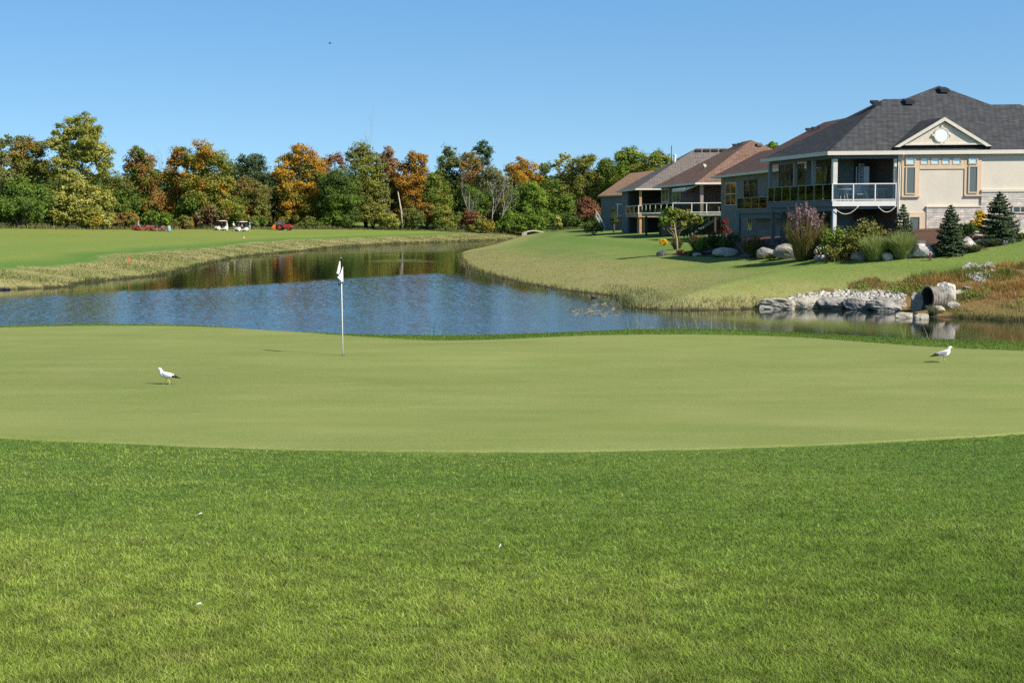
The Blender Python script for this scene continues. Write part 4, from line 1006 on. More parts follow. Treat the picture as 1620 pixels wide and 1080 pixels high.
def post(u, v, z0, z1, w=.11, mt=None): m = H.mb(); m.box(u - w, u + w, v - w, v + w, z0, z1); return H.part(m, 'post', mt or M_CREAM)
hb = z_at(251.6)
M_SIDE = mat('side_post_shade', (.24,.26,.26), .7)  # deeper grey than the front post, standing for shade
post(.12, .12, zF + .002, hb, .13)
for px in (1287, 1258, 1218.5): post(.12, H.on_u(px, 290, .12)[1], zF + .002, z_at(250.6), .10, M_SIDE)
post(uW - .12, .12, zF + .002, hb, .08); m_ = z_at(326)
post(.14, .12, 1.4, z_at(331), .10, M_WHITE); post(.22, vD - .25, 1.4, z_at(334.2), .10, M_BLUEG); post(.9, vD - .3, 1.4, z_at(326), .08, M_BLUEG)  # the far posts have their shade put into the colour
pp = [(H.on_v(px, 300, -.02)[0]) for px in (1317, 1350, 1384.5, 1417.5)]; pl = sorted(H.on_u(px, 300, -.02)[1] for px in (1317, 1302, 1288, 1274.5, 1263, 1250, 1237, 1225, 1215))
H.railing([(pp[0], -.02), (pp[-1], -.02)], zF, 1.03, [[(x - pp[0]) / (pp[-1] - pp[0]) for x in pp]], M_WHITE, .055)
M_RAILSHADE = mat('shaded_metal', (.27,.26,.21), .5)  # shade of the side railings put into the metal colour
H.railing([(-.02, .05), (-.02, pl[-1])], zF, 1.03, [[(x - pl[0]) / (pl[-1] - pl[0]) for x in pl]], M_RAILSHADE, .038)
H.window_u(1233, 259, 1257.5, 316, uI, 4, 1, .06, M_BLUEG); H.window_u(1262, 259, 1272, 316, uI, 1, 1, .06, M_BLUEG); H.window_u(1289, 262, 1316, 316, uI, 2, 1, .06, M_BLUEG)
H.window_u(1236, 337, 1250, 378, uI, 2, 1, .06, M_BLUEG); H.window_u(1298, 337, 1316, 378, uI, 2, 1, .06, M_BLUEG)
H.window_v(1352, 262, 1376, 316, vP - .04, 2, 1, .07, M_DARK); H.window_v(1392, 262, 1412, 316, vP - .04, 2, 1, .07, M_BLUEG)
H.window_v(1372, 341, 1410, 372, vP - .04, 2, 1, .07, M_BLUEG)
m = H.mb(); c0, c1 = H.on_v(1358, 265, vP - .3)[0], H.on_v(1366, 265, vP - .3)[0]
for i in range(8): u_ = c0 + (c1 - c0) * i / 8; m.box(u_, u_ + (c1 - c0) / 8 * .8, vP - .36 - .05 * (i % 2), vP - .32 - .05 * (i % 2), zF + .05, z_at(256))
H.part(m, 'curtain', M_CURT)
# ropes that hang below the deck, and what stands on it
for (p0, p1, lab) in (((1321, 330), (1358, 326), 'pale rope swag hanging under the deck beside the white corner post'), ((1388, 325), (1418, 325), 'pale rope swag hanging under the deck beside the stucco wall')):
    a, b = H.on_v(*p0, -.07), H.on_v(*p1, -.07); t = thing('rope', lab, 'rope', H.w(*a), 'rope swags under the deck'); m = H.mb(); pts = []
    for i in range(15):
        s = i / 14; zz = a[2] + (b[2] - a[2]) * s - .40 * (4 * s * (1 - s)); pts.append((a[0] + (b[0] - a[0]) * s, -.07, zz))
    m.tube(pts, .022, 5); m.build('strand', M_CREAM, t, True)
def furniture(px, v, kind, lab, grp=None):
    u = H.on_v(px, 305, v)[0]; t = thing('patio_' + kind, lab, 'patio ' + kind, H.w(u, v, zF), grp)
    if kind == 'table':
        m = H.mb(); m.lathe([(.48, zF + .70), (.5, zF + .72), (.5, zF + .74), (.47, zF + .745)], (u, v, 0), 20); m.build('tabletop', M_WHITE, t)
        for k in range(4):
            a = .78 + k * 1.571; m = H.mb(); m.tube([(u + .34 * math.cos(a), v + .34 * math.sin(a), zF + .002), (u + .2 * math.cos(a), v + .2 * math.sin(a), zF + .70)], .02, 6); m.build('leg', M_WHITE, t)
    else:
        m = H.mb(); m.box(u - .25, u + .25, v - .25, v + .25, zF + .40, zF + .46); m.build('seat', M_CURT, t)
        m = H.mb(); m.add([(u - .25, v + .22, zF + .46), (u + .25, v + .22, zF + .46), (u + .25, v + .27, zF + .46), (u - .25, v + .27, zF + .46), (u - .23, v + .36, zF + .95), (u + .23, v + .36, zF + .95), (u + .23, v + .40, zF + .95), (u - .23, v + .40, zF + .95)], [(0,1,5,4),(1,2,6,5),(2,3,7,6),(3,0,4,7),(4,5,6,7),(3,2,1,0)]); m.build('backrest', M_CURT, t)
        for sx in (-.22, .22):
            for sy in (-.22, .22): m = H.mb(); m.box(u + sx - .02, u + sx + .02, v + sy - .02, v + sy + .02, zF + .002, zF + .399); m.build('leg', M_DARK, t)
            m = H.mb(); m.box(u + sx - .03, u + sx + .03, v - .24, v + .26, zF + .62, zF + .65); m.build('armrest', M_WHITE, t)
furniture(1333, 1.0, 'table', 'white round table on the covered deck near its corner post'); furniture(1391, 1.1, 'table', 'white round table on the covered deck near the stucco wall')
furniture(1360, 1.4, 'chair', 'pale blue grey deck chair in the middle of the covered deck', 'deck chairs'); furniture(1344, 2.0, 'chair', 'deck chair behind the white table near the corner post', 'deck chairs'); furniture(1404, 1.9, 'chair', 'deck chair farthest right on the deck beside the stucco wall', 'deck chairs')

# ---- the house behind it: red brown roof, grey brick, small balcony
pa, pb = P(1215, 274, 121.5), P(1127.5, 283, 140)
bv = math.degrees(math.atan2(pa.x - pb.x, pb.y - pa.y)); d = (pb - pa).to_2d(); L_ = d.length; d.normalize()
H2 = House('brick_house', 'grey brick house with a red brown hip roof half hidden behind the stucco house', (pa.x - d.x * 5, pa.y - d.y * 5), 2, bv, 2.6); h = H2
ze = 8.42; vE = L_ + 5
rf, r0, r1, zz_ = h.hip(0, 7.2, 0, vE, ze, .62, M_SHR); 
rf2, r0, r1, zz_ = h.hip(.5, 15.3, -6, vE - 1.2, ze + .02, .62, M_SHR, 'upper_roof')
for k in range(3): h.vent(7.0, r1[1] - .2 - k * 1.7 + 1.6, zz_ - .75 + .0, rf2, M_DARK, .5)
m = h.mb(); m.box(.65, 14.5, .3, vE - .65, 1.5, ze - .14); h.part(m, 'wall', M_GBRICK)
h.window_u(1148, 289, 1165, 325, .65, 2, 2); h.window_u(1178, 284, 1198, 316, .65, 2, 2, .09, M_DARK); h.window_u(1183, 342, 1190, 364, .65, 2)
za = h.on_u(1205, 331.5, -.9)[2]; v0_, v1_ = sorted((h.on_u(1166, 330, -.9)[1], h.on_u(1226, 330, -.9)[1]))
m = h.mb(); m.box(-.9, .645, v0_, v1_, za - .3, za); bal = h.part(m, 'balcony', M_BLUEG)
m = h.mb(); m.box(-.7, .5, v0_ + .3, v1_ - .3, za - .75, za - .304); h.part(m, 'beam', M_BLUEG, bal)
h.railing([(.64, v1_ - .02), (-.88, v1_ - .02), (-.88, v0_)], za, 1.05, [[0, 1], [0, .2, .4, .6, .8, 1]], M_RAILSHADE, .05)
for v_ in (v0_ + .6, v1_ - .3): m = h.mb(); m.box(-.8, -.6, v_, v_ + .2, 1.4, za - .304); h.part(m, 'post', M_BLUEG)

# ---- the brown roofed house with the long deck and stairs
O = P(1101.6, 289, 151); pe = P(1035.5, 295.5, 170.5)
H3 = House('brick_house', 'dark brick house with a brown hip roof, long white railed deck and outside stairs', (O.x, O.y), 2, math.degrees(math.atan2(O.x - pe.x, pe.y - O.y)), 2.4); h = H3
ze = O.z; zr_ = h.on_v(1190, 221.5, 8)[2]; wd = 16.2; pt = (zr_ - ze) / (wd / 2)
rf, r0, r1, zz_ = h.hip(0, wd, 0, 20, ze, pt, M_SHB)
h.vent(8.6, 6.9, ze + pt * 6.9, rf, M_SHT, .55)
for k in range(2): h.vent(wd/2 - .9, r1[1] - 1.5 - k * 2 + 1, zz_ - pt * .9 - .05, rf, M_DARK, .5)
h.vent(3.2, 9, ze + pt * 3.2, rf, M_CREAM, .25)
m = h.mb(); m.box(.7, wd - .7, 4.3, 19.3, 1.4, ze - .14); m.box(5.2, wd - .7, .7, 4.296, 1.4, ze - .14); h.part(m, 'wall', M_BRICK)
za = h.on_v(1100, 337, -.2)[2]; uD0 = h.on_v(1064.5, 330, -.2)[0]
m = h.mb(); m.box(uD0, 5.2, -.2, 4.29, za - .3, za); m.box(uD0, .69, 4.294, 15, za - .3, za); h.part(m, 'deck', M_DECK)
post = lambda u, v, z0, z1, w=.1, mt=None: (lambda m: (m.box(u - w, u + w, v - w, v + w, z0, z1), h.part(m, 'post', mt or M_CREAM)))(h.mb())
post(h.on_v(1110, 300, .8)[0], .8, za + .002, ze - .14, .16, mat('brown_post', (.34,.27,.235), .8, var=.1))
for u_, v_ in ((uD0 + .3, 0), (2, 0), (uD0 + .3, 7), (uD0 + .3, 14)): post(u_, v_, 1.3, za - .304, .1, M_DARKW)
h.railing([(4.6, -.18), (uD0, -.18), (uD0, 14.9)], za, 1.05, [[0, .27, .5, .72, 1], [0, .18, .36, .54, .72, .86, 1]], M_CREAM, .065)
h.window_u(1047, 299, 1058.5, 320, .7, 2, 1, .1); h.window_u(1064, 298, 1076.5, 320, .7, 2, 1, .1)
a0, a1 = h.on_u(1081, 296, .5)[1], h.on_u(1100.5, 296, .5)[1]; v0_, v1_ = sorted((a0, a1))
zt_ = h.on_u(1090, 294.3, -.2)[2]
m = h.mb(); m.add([(.69, v0_, zt_ + .1), (.69, v1_, zt_ + .1), (-.7, v1_, zt_ - .25), (-.7, v0_, zt_ - .25), (.69, v0_, zt_), (.69, v1_, zt_), (-.7, v1_, zt_ - .55), (-.7, v0_, zt_ - .55)], [(0,1,2,3),(7,6,5,4),(0,4,5,1),(1,5,6,2),(2,6,7,3),(3,7,4,0)]); h.part(m, 'awning', M_CREAM)
t0, t1 = h.on_v(1135, 338, 1.3), h.on_v(1087, 372, 1.3); za -= .36; zlow = gz(*h.w(t1[0], -.8, 0)[:2]) + .02; st = h.mb(); N_ = 13
for i in range(N_):
    s = (i + .5) / N_; u_ = t0[0] + (t1[0] - t0[0]) * s; z_ = za + (zlow - za) * s; st.box(u_ - .16, u_ + .16, .7, 1.76, z_ - .05, z_)
for v_ in (.66, 1.78):
    st.add([(t0[0], v_, za - .28), (t0[0], v_, za + .02), (t1[0], v_, zlow + .16), (t1[0], v_, zlow - .14), (t0[0], v_ - .05, za - .28), (t0[0], v_ - .05, za + .02), (t1[0], v_ - .05, zlow + .16), (t1[0], v_ - .05, zlow - .14)], [(0,1,2,3),(7,6,5,4),(0,4,5,1),(1,5,6,2),(2,6,7,3),(3,7,4,0)])
stair = h.part(st, 'stair', M_BLUEG); rl = h.mb()
for v_ in (.66, 1.78):
    rl.tube([(t0[0], v_, za + 1.0), (t1[0], v_, zlow + 1.0)], .045, 5); rl.tube([(t0[0], v_, za + .55), (t1[0], v_, zlow + .55)], .03, 5)
    for k in range(4): s = k / 3; u_ = t0[0] + (t1[0] - t0[0]) * s; rl.tube([(u_, v_, za + (zlow - za) * s - .1), (u_, v_, za + (zlow - za) * s + 1.0)], .045, 5)
h.part(rl, 'handrail', mat('grey_rail', (.33,.35,.36), .6), stair)
za += .36
# a tan cabinet and a white globe planter on that deck
a = h.on_v(1129, 326, .3); t = thing('storage_box', 'orange tan storage box on the brown roofed house deck', 'storage box', h.w(a[0], .3, za)); m = h.mb(); m.box(a[0] - .42, a[0] + .42, 0, .55, za + .002, za + .80); m.build('body', M_WOOD, t); m = h.mb(); m.box(a[0] - .45, a[0] + .45, -.03, .58, za + .802, za + .86); m.build('lid', M_WOOD, t)

# ---- the grey brown roofed house with cedar posts
O = P(1006.7, 298.3, 182)
H4 = House('clad_house', 'blue grey house with a grey brown hip roof and a cedar posted porch', (O.x, O.y), 1.5, 3.4, 2.2); h = H4
ze = O.z; L_ = 18.5; ra = h.on_v(1097, 235, L_/2); pt = (ra[2] - ze) / (L_ / 2)
wd = h.on_v(1152, 235, L_/2)[0] + L_/2
rf, r0, r1, zz_ = h.hip(0, wd, 0, L_, ze, pt, M_SHT)
for px in (1104.5, 1117.5, 1130.5, 1143.5): u_ = h.on_v(px, 237.5, L_/2 - .6)[0]; h.vent(u_, L_/2 - .75, zz_ - pt * .75 - .05, rf, M_DARK, .75)
q = h.solve(1067, 256, lambda u, v, z: z - (ze + pt * v)) if False else h.on_v(1067.5, 252, 6.5); m = h.mb(); m.lathe([(.16, ze + pt * 6.3 - .3), (.16, ze + pt * 6.3 + .62), (.22, ze + pt*6.3 + .63), (.22, ze + pt*6.3 + .8), (.05, ze + pt*6.3 + .84)], (q[0], 6.5, 0), 10); h.part(m, 'flue', M_WHITE, rf)
m = h.mb(); m.tube([(q[0] - .35, 7, ze + pt*6 - .2), (q[0] - .35, 7, ze + pt * 6 + 2.2)], .05, 5); h.part(m, 'mast', M_DARK, rf)
vS = h.on_u(993, 340, .6)[1]
m = h.mb(); m.box(.6, wd - .6, vS, L_ - .6, 1.4, ze - .14); m.box(5.5, wd - .6, .6, vS - .004, 1.4, ze - .14); h.part(m, 'wall', M_BLUEG)
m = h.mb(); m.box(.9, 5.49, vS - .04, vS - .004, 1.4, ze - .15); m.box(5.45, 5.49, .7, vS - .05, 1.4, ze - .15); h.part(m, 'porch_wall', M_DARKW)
za = h.on_v(1013, 338.5, .3)[2]
m = h.mb(); m.box(.3, 5.44, .3, vS - .05, za - .42, za); h.part(m, 'deck', M_WOOD)
post = lambda u, v, z0, z1, w=.1, mt=None: (lambda m: (m.box(u - w, u + w, v - w, v + w, z0, z1), h.part(m, 'post', mt or M_WOOD)))(h.mb())
post(.62, .62, za + .002, ze - .14, .15); post(.62, .62, 1.4, za - .424, .15); post(.62, 2.6, 1.4, za - .424, .11); post(1.4, 3.0, 1.4, za - .424, .11); post(5.2, .62, 1.4, za - .424, .12)
h.railing([(5.4, .34), (.34, .34), (.34, vS - .1)], za, 1.05, [[0, .42, .62, 1], [0, .33, .66, 1]], M_CREAM, .09)

# ---- the farthest house, blue grey under an orange roof
t = thing('gable_house', 'farthest house, plain blue grey wall under an orange shingle roof', 'house', on_ground(965, 243), 'houses along the pond')
eL, eR = P(945, 310.2, 247), P(1003, 309.4, 231); eR.z = eL.z; rL, rR = P(996.7, 274.2, 254), P(1034, 272, 240); rR.z = rL.z
dn_ = Vector((rL.x - eL.x, rL.y - eL.y, 0)); bL, bR = Vector((2*rL.x - eL.x, 2*rL.y - eL.y, eL.z)), Vector((2*rR.x - eR.x, 2*rR.y - eR.y, eL.z))
m = MB()
for a, b, c, d in ((eL, eR, rR, rL), (rL, rR, bR, bL)):
    lo = Vector((0, 0, -.2)); m.add([a, b, c, d, a + lo, b + lo, c + lo, d + lo], [(0,1,2,3),(7,6,5,4),(0,4,5,1),(1,5,6,2),(2,6,7,3),(3,7,4,0)])
rf = m.build('roof', M_SHO, t)
m = MB(); dv = (eR - eL); dv.z = 0; dv.normalize(); iv = Vector((-dv.y, dv.x, 0)); iv = iv if iv.x > 0 else -iv
zt_ = eL.z - .05; c = [eL + iv * .5 + dv * .5, eR + iv * .5, bR - iv * .5, bL - iv * .5 + dv * .5]
g1 = (rL + dv * .5); g2 = rR.copy()
m.add([(p.x, p.y, 1.2) for p in c] + [(p.x, p.y, zt_) for p in c] + [(g1.x, g1.y, rL.z - .25), (g2.x, g2.y, rL.z - .25)], [(0,1,5,4),(1,2,6,9,5),(2,3,7,6),(3,0,4,8,7)])
m.build('wall', M_BLUEG, t)
v = P(1011, 276.5, 249.0); m = MB(); m.box(v.x - .4, v.x + .4, v.y - .5, v.y + .5, v.z - .6, v.z + .18); m.build('vent', M_REDW, rf)
m = MB(); a, b = P(943, 334, 239), P(957, 359, 236); N_ = 12
for i in range(N_):
    s = (i + .5) / N_; p = a + (b - a) * s; m.box(p.x - .15, p.x + .15, p.y - .6, p.y + .6, p.z - .9 - .06, p.z - .9)
for dy in (-.62, .62):
    m.tube([a + Vector((0, dy, 0)), b + Vector((0, dy, 0))], .07, 5); m.tube([a + Vector((0, dy, -.95)), b + Vector((0, dy, -.95))], .12, 5)
    for s in (0, .33, .66, 1): p = a + (b - a) * s + Vector((0, dy, 0)); m.tube([p, p - Vector((0, 0, 1.0))], .06, 5)
m.build('stair', mat('pale_grey_rail', (.42,.42,.41), .6), t)
p0 = P(976, 343, 236); k = 236 / F; m = MB(); m.box(p0.x, p0.x + 2.2, p0.y - .8, p0.y + 2.4, p0.z, p0.z + .35); bal = m.build('balcony', M_WOOD, t)
m = MB()
for dx in (0, 1.1, 2.1): m.box(p0.x + dx, p0.x + dx + .1, p0.y - .8, p0.y - .7, p0.z + .352, p0.z + 2.0)
m.box(p0.x, p0.x + 2.2, p0.y - .82, p0.y - .7, p0.z + 2.0, p0.z + 2.12); m.box(p0.x, p0.x + .1, p0.y - .69, p0.y + 2.4, p0.z + 2.0, p0.z + 2.12); m.build('railing', M_WHITE, bal)
m = MB(); m.box(p0.x + .3, p0.x + .55, p0.y - .6, p0.y - .35, 1.2, p0.z - .004); m.build('post', M_REDW, t)
# ------------------------------------------------------------------ boulders and stones
def rock_mat(n, base, dark):
    m = mat(n, base, .9, .15, bump=.7, bscale=7); nt = m.node_tree; b = nt.nodes['Principled BSDF']; L = nt.links.new
    g = nt.nodes.new('ShaderNodeNewGeometry'); n1 = nt.nodes.new('ShaderNodeTexNoise'); n1.inputs['Scale'].default_value = 2.6; n1.inputs['Detail'].default_value = 9; n1.inputs['Roughness'].default_value = .72
    L(g.outputs['Position'], n1.inputs['Vector']); r = nt.nodes.new('ShaderNodeValToRGB'); r.color_ramp.elements[0].position = .36; r.color_ramp.elements[1].position = .62
    r.color_ramp.elements[0].color = (*dark, 1); r.color_ramp.elements[1].color = (*base, 1); L(n1.outputs['Fac'], r.inputs[0]); L(r.outputs[0], b.inputs['Base Color']); return m
M_RW = rock_mat('pale_rock', (.60,.55,.48), (.34,.31,.28)); M_RG = rock_mat('grey_rock', (.40,.37,.32), (.19,.18,.165)); M_RT = rock_mat('tan_rock', (.48,.43,.33), (.28,.255,.205)); M_RD = rock_mat('dark_rock', (.16,.155,.16), (.06,.06,.065))
import bmesh
def rock_mesh(c, sx, sy, sz, seed, cut=.3, block=False, sub=3):
    bm = bmesh.new(); r = np.random.default_rng(seed); rot = 0
    if block:
        bmesh.ops.create_cube(bm, size=2); bmesh.ops.subdivide_edges(bm, edges=bm.edges[:], cuts=9, use_grid_fill=True); rot = R(-34 + 16 * r.random())
        for v in bm.verts:
            s = v.co.normalized() * 1.18; v.co = v.co.lerp(s, .22); v.co.x *= .95
    else: bmesh.ops.create_icosphere(bm, subdivisions=sub + 1, radius=1)
    pl = [(Vector(n / np.linalg.norm(n)), (.86 if block else .52) + .36 * r.random()) for n in r.normal(size=(10, 3))]
    co = np.array([v.co for v in bm.verts]); o = r.random(3) * 50
    nz = fbm(co[:,0]*.9 + o[0], co[:,1]*.9 + o[1], co[:,2]*.9, seed, 4); nz2 = fbm(co[:,0]*4 + o[0], co[:,1]*4, co[:,2]*4 + o[2], seed + 3, 4)
    cr, sr = math.cos(rot), math.sin(rot)
    for v, q, q2 in zip(bm.verts, nz, nz2):
        p = v.co.copy()
        for n, d in pl:
            e = p.dot(n) - d
            if e > 0: p -= n * e * .9
        p *= 1 + (q - .5) * (.55 if block else .34) + (q2 - .5) * .13
        p = Vector((p.x * cr - p.y * sr, p.x * sr + p.y * cr, p.z)) if block else p
        v.co = Vector((p.x * sx * 1.18, p.y * sy * 1.18, p.z * sz * 1.18)) + Vector(c)
    me = bpy.data.meshes.new('boulder'); bm.to_mesh(me); bm.free(); return me
def boulder(label, px, py, w, h, m=None, group=None, block=False, seed=None, D=None, z=None):
    g = gp(px, py) if D is None else on_ground(px, D)
    k = g.y / F; W_, H_ = w * k, h * k
    c = (g.x, g.y + W_ * .25, (g.z if z is None else z) + H_ * .40)
    o = put('boulder', rock_mesh(c, W_ * (.45 if block else .56), W_ * (.40 if block else .42), H_ * (.50 if block else .62), seed or int(rng.integers(1, 9999)), block=block), m or M_RW)
    return tag(o, label, 'boulder', group)
GB = 'boulders of the garden bed'
B = boulder
B('small dark boulder with a pale top at the end of the mulch bed', 1047, 405.5, 13, 10, M_RD, GB)
B('flat white stone at the mulch edge below the small tree', 1102, 405.5, 13, 5, M_RW, GB)
B('low dark stone behind the flat white stone', 1120, 402, 12, 6, M_RD, GB)
B('long pale grey boulder lying before the dark shrubs', 1152, 405, 36, 13, M_RW, GB)
B('small dark boulder right of the long pale grey boulder', 1183, 408.5, 13, 9, M_RD, GB)
B('blocky boulder with white top left of the tall pink grass', 1215, 409, 30, 18, M_RG, GB)
B('largest rounded grey boulder left of the tall pink grass', 1246, 409.5, 34, 21, M_RG, GB)
B('small white stone under the white flowers', 1298, 410.5, 18, 7, M_RW, GB)
B('blue grey boulder in shade left of the left bright grass clump', 1361, 411.5, 20, 13, M_RG, GB)
B('pale boulder between the two bright green grass clumps', 1404, 411.5, 19, 11, M_RW, GB)
B('small pale stone left of the big white boulder', 1439, 407, 14, 9, M_RW, GB)
B('big white boulder behind the dark red stake', 1462, 407, 35, 19, M_RW, GB)
B('dark boulder shaded behind the big white boulder', 1455, 388, 16, 10, M_RD, GB)
B('tall white boulder right of the middle spruce', 1534, 397, 26, 23, M_RW, GB)
B('white boulder between the two small grey grass tufts', 1562, 388, 24, 14, M_RW, GB)
B('wedge shaped white stone at the right mulch edge', 1588, 386.5, 18, 8, M_RW, GB)
B('white stone behind the tall white boulder', 1547, 375, 15, 10, M_RW, GB)
B('round grey boulder at the top of the right stack', 1614, 352, 17, 15, M_RG, GB)
B('white boulder below the round grey boulder at the right edge', 1620, 364, 15, 14, M_RW, GB)
B('tan boulder lowest in the right stack', 1611, 374, 20, 13, M_RT, GB)
GR = 'retaining boulders at the water'
B('flat sloping slab at the left end of the boulder row by the water', 1234, 489, 52, 17, M_RT, GR, True, 101)
B('second retaining boulder, tan, beside the flat sloping slab', 1277, 488, 42, 18, M_RT, GR, True, 102)
B('third retaining boulder, with a dark notch', 1319, 489, 43, 19, M_RG, GR, True, 103)
B('fourth retaining boulder, squarish grey', 1360, 490, 41, 20, M_RG, GR, True, 104)
B('longest retaining boulder, next to the culvert pipe', 1405, 492, 58, 18, M_RG, GR, True, 105)
B('small tan boulder in the water left of the pipe mouth', 1432, 503, 26, 15, M_RT, GR, True, 106)
B('small pale boulder in the water under the pipe mouth', 1459, 505, 23, 18, M_RT, GR, True, 107)
B('pinkish white boulder against the culvert pipe', 1498, 480, 30, 36, M_RW, GR, True, 108)
B('shaded slab left of the culvert mouth', 1453, 490, 17, 27, M_RG, GR, True, 109)
B('low rough stone at the foot of the pipe mouth', 1483, 497, 20, 12, M_RT, GR, False, 114)
B('half buried stone below the pinkish white boulder', 1507, 489, 20, 11, M_RG, GR, False, 115)
B('dark small rock on the tan slope right of the pipe', 1531, 459, 14, 7, M_RG, GR, False, 110)
B('grey rock low on the tan slope near the pipe', 1514, 467, 20, 9, M_RG, GR, False, 111)
B('flat pale rock on the slope above the pipe', 1506, 437, 13, 5, M_RW, GR, False, 112)
B('dark flat stone at the left end of the far bank', 6, 458, 16, 4, M_RD, None, False, 113)
# pebbles
def pebbles(name, label, poly, n, s0, s1):
    V, Fs, C, b = [], [], [], 0; t = (1 + 5 ** .5) / 2
    iv = np.array([(-1,t,0),(1,t,0),(-1,-t,0),(1,-t,0),(0,-1,t),(0,1,t),(0,-1,-t),(0,1,-t),(t,0,-1),(t,0,1),(-t,0,-1),(-t,0,1)]) / 1.9
    fc = np.array([(0,11,5),(0,5,1),(0,1,7),(0,7,10),(0,10,11),(1,5,9),(5,11,4),(11,10,2),(10,7,6),(7,1,8),(3,9,4),(3,4,2),(3,2,6),(3,6,8),(3,8,9),(4,9,5),(2,4,11),(6,2,10),(8,6,7),(9,8,1)])
    P2 = np.array([tuple(gp(*q)[:2]) for q in poly]); lo, hi = P2.min(0), P2.max(0)
    xy = rng.uniform(lo, hi, (n * 8, 2)); xy = xy[inside(xy[:,0], xy[:,1], P2)][:n]; zz_ = height(xy[:,0], xy[:,1])
    for (x, y), z_ in zip(xy, zz_):
        s = rng.uniform(s0, s1) * (1.35 if rng.random() < .08 else 1) * np.array([1, .9, .7]) * rng.uniform(.6, 1.35, 3); th = rng.random() * 6.28; R_ = np.array([[math.cos(th), -math.sin(th), 0], [math.sin(th), math.cos(th), 0], [0, 0, 1]])
        V.append((iv * (1 + rng.normal(size=(12, 1)) * .1) * s) @ R_.T + np.array([x, y, z_ + s[2] * .3])); Fs.append(fc + b); b += 12
        C.append(np.tile(mixc((.27,.25,.225), (.66,.61,.53), rng.random()) * rng.uniform(.7, 1.1), (12, 1)))
    return tag(put(name, np_mesh(name, np.concatenate(V), [np.concatenate(Fs)], np.concatenate(C)), STONE), label, 'stones', kind='stuff')
STONE = leaf_mat('pebble', 0, .9, .15)
pebbles('gravel', 'white river stones piled behind the row of retaining boulders', [(1240,473),(1266,467),(1300,463),(1340,460),(1400,460),(1434,465),(1430,475),(1380,476),(1300,473)], 760, .06, .125)
pebbles('gravel', 'patch of grey stones on the tan slope above the culvert pipe', [(1522,424),(1534,416),(1552,420),(1566,415),(1574,426),(1570,440),(1556,447),(1540,444),(1527,436)], 330, .06, .13)
# culvert
c = gp(1468, 489); c = Vector((c.x, c.y + .15, c.z + .50)); ax = Vector((-.965, -.26, 0)); e1 = Vector((.26, -.965, 0)); r = .53
t = thing('culvert_pipe', 'corrugated culvert pipe opening towards the pond among the boulders', 'culvert', (c.x, c.y, c.z - r)); m = MB(); N_ = 16; n = 28; L_ = .7
for i in range(N_ + 1):
    s = L_ * i / N_; rr = r + .022 * math.sin(i * 1.9) + (.03 if i < 2 else 0)
    for q in (rr, rr - .07):
        for k in range(n):
            a = 6.2832 * k / n; m.v.append(c - ax * s + e1 * (math.cos(a) * q) + Vector((0, 0, math.sin(a) * q)))
for i in range(N_):
    for k in range(n):
        k2 = (k + 1) % n; b0, b1 = i * 2 * n, (i + 1) * 2 * n
        m.f.append((b0 + k, b0 + k2, b1 + k2, b1 + k)); m.m.append(0); m.f.append((b0 + n + k2, b0 + n + k, b1 + n + k, b1 + n + k2)); m.m.append(1)
for k in range(n): k2 = (k + 1) % n; m.f.append((k2, k, n + k, n + k2)); m.m.append(0)
b0 = N_ * 2 * n + n; m.f.append(tuple(b0 + k for k in range(n))); m.m.append(1)
m.build('pipe', [mat('galvanised_concrete', (.21,.19,.16), .85, .2, var=.45, vscale=5), mat('pipe_inside', (.05,.05,.045), .8)], t, True)

# ------------------------------------------------------------------ garden plants
G = 'ornamental grasses of the garden bed'
OG = lambda lab, *a, **k: ornamental_grass('ornamental_grass', lab, *a, group=G, **k)
OG('tan tufted grass behind the thin trunk of the small tree', 1071, 394, 20, 22, 700, (.09,.10,.03), (.24,.21,.09), 'brown', 40)
OG('dark grass with pinkish plumes left of the rust plumed grass', 1104, 396, 30, 27, 900, (.05,.07,.02), (.15,.14,.06), 'rust', 50)
OG('rust plumed grass in the middle of the bed', 1130, 393, 28, 28, 900, (.06,.08,.02), (.17,.15,.05), 'rust', 70)
OG('green grass with rusty top right of the bare shrub', 1193, 406, 38, 34, 1900, (.08,.11,.025), (.22,.21,.07), 'rust', 90)
OG('tall reed grass with pink brown plumes, the tallest in the bed', 1273, 411, 58, 88, 1900, (.12,.12,.035), (.40,.31,.11), 'pink', 120, fan=.35, bw=.022)
OG('left bright green grass clump before the shaded porch wall', 1383, 412, 40, 50, 2600, (.17,.23,.06), (.46,.50,.19), fan=.6)
OG('right bright green grass clump before the left spruce', 1427, 408, 42, 52, 2800, (.17,.23,.06), (.48,.52,.20), fan=.6)
OG('small grey green grass tuft at the foot of the tall white boulder', 1541, 398, 27, 18, 700, (.08,.11,.04), (.24,.26,.12))
OG('small grass tuft between the white boulders', 1552, 389, 18, 15, 500, (.08,.11,.04), (.24,.26,.12))
OG('small rounded grass tuft left of the wedge shaped stone', 1572, 389, 20, 17, 600, (.08,.10,.04), (.26,.25,.12))
OG('pale leafed iris clump before the long pale boulder', 1135, 406, 14, 10, 140, (.14,.18,.05), (.42,.44,.20), bw=.03)
OG('yellow green iris clump left of the flat white stone', 1095, 404, 18, 12, 180, (.09,.14,.03), (.28,.34,.09), bw=.03)
OG('spiky pale leaves above the blocky boulder', 1229, 394, 12, 12, 90, (.14,.18,.05), (.42,.44,.20), bw=.03)
OG('thin grey green grass tuft standing in front of the culvert mouth', 1476, 499, 20, 24, 260, (.10,.13,.06), (.30,.31,.17), bw=.018)
G = 'shrubs of the garden bed'
Bu = lambda lab, px, py, w, h, *a, **k: bush('shrub', lab, px, py, w * 1.06, h * 1.18, None, *a, group=G, **k)
Bu('low rust red shrub at the foot of the small tree', 1080, 403, 17, 8, 700, .07, 'rust', 'red', .35)
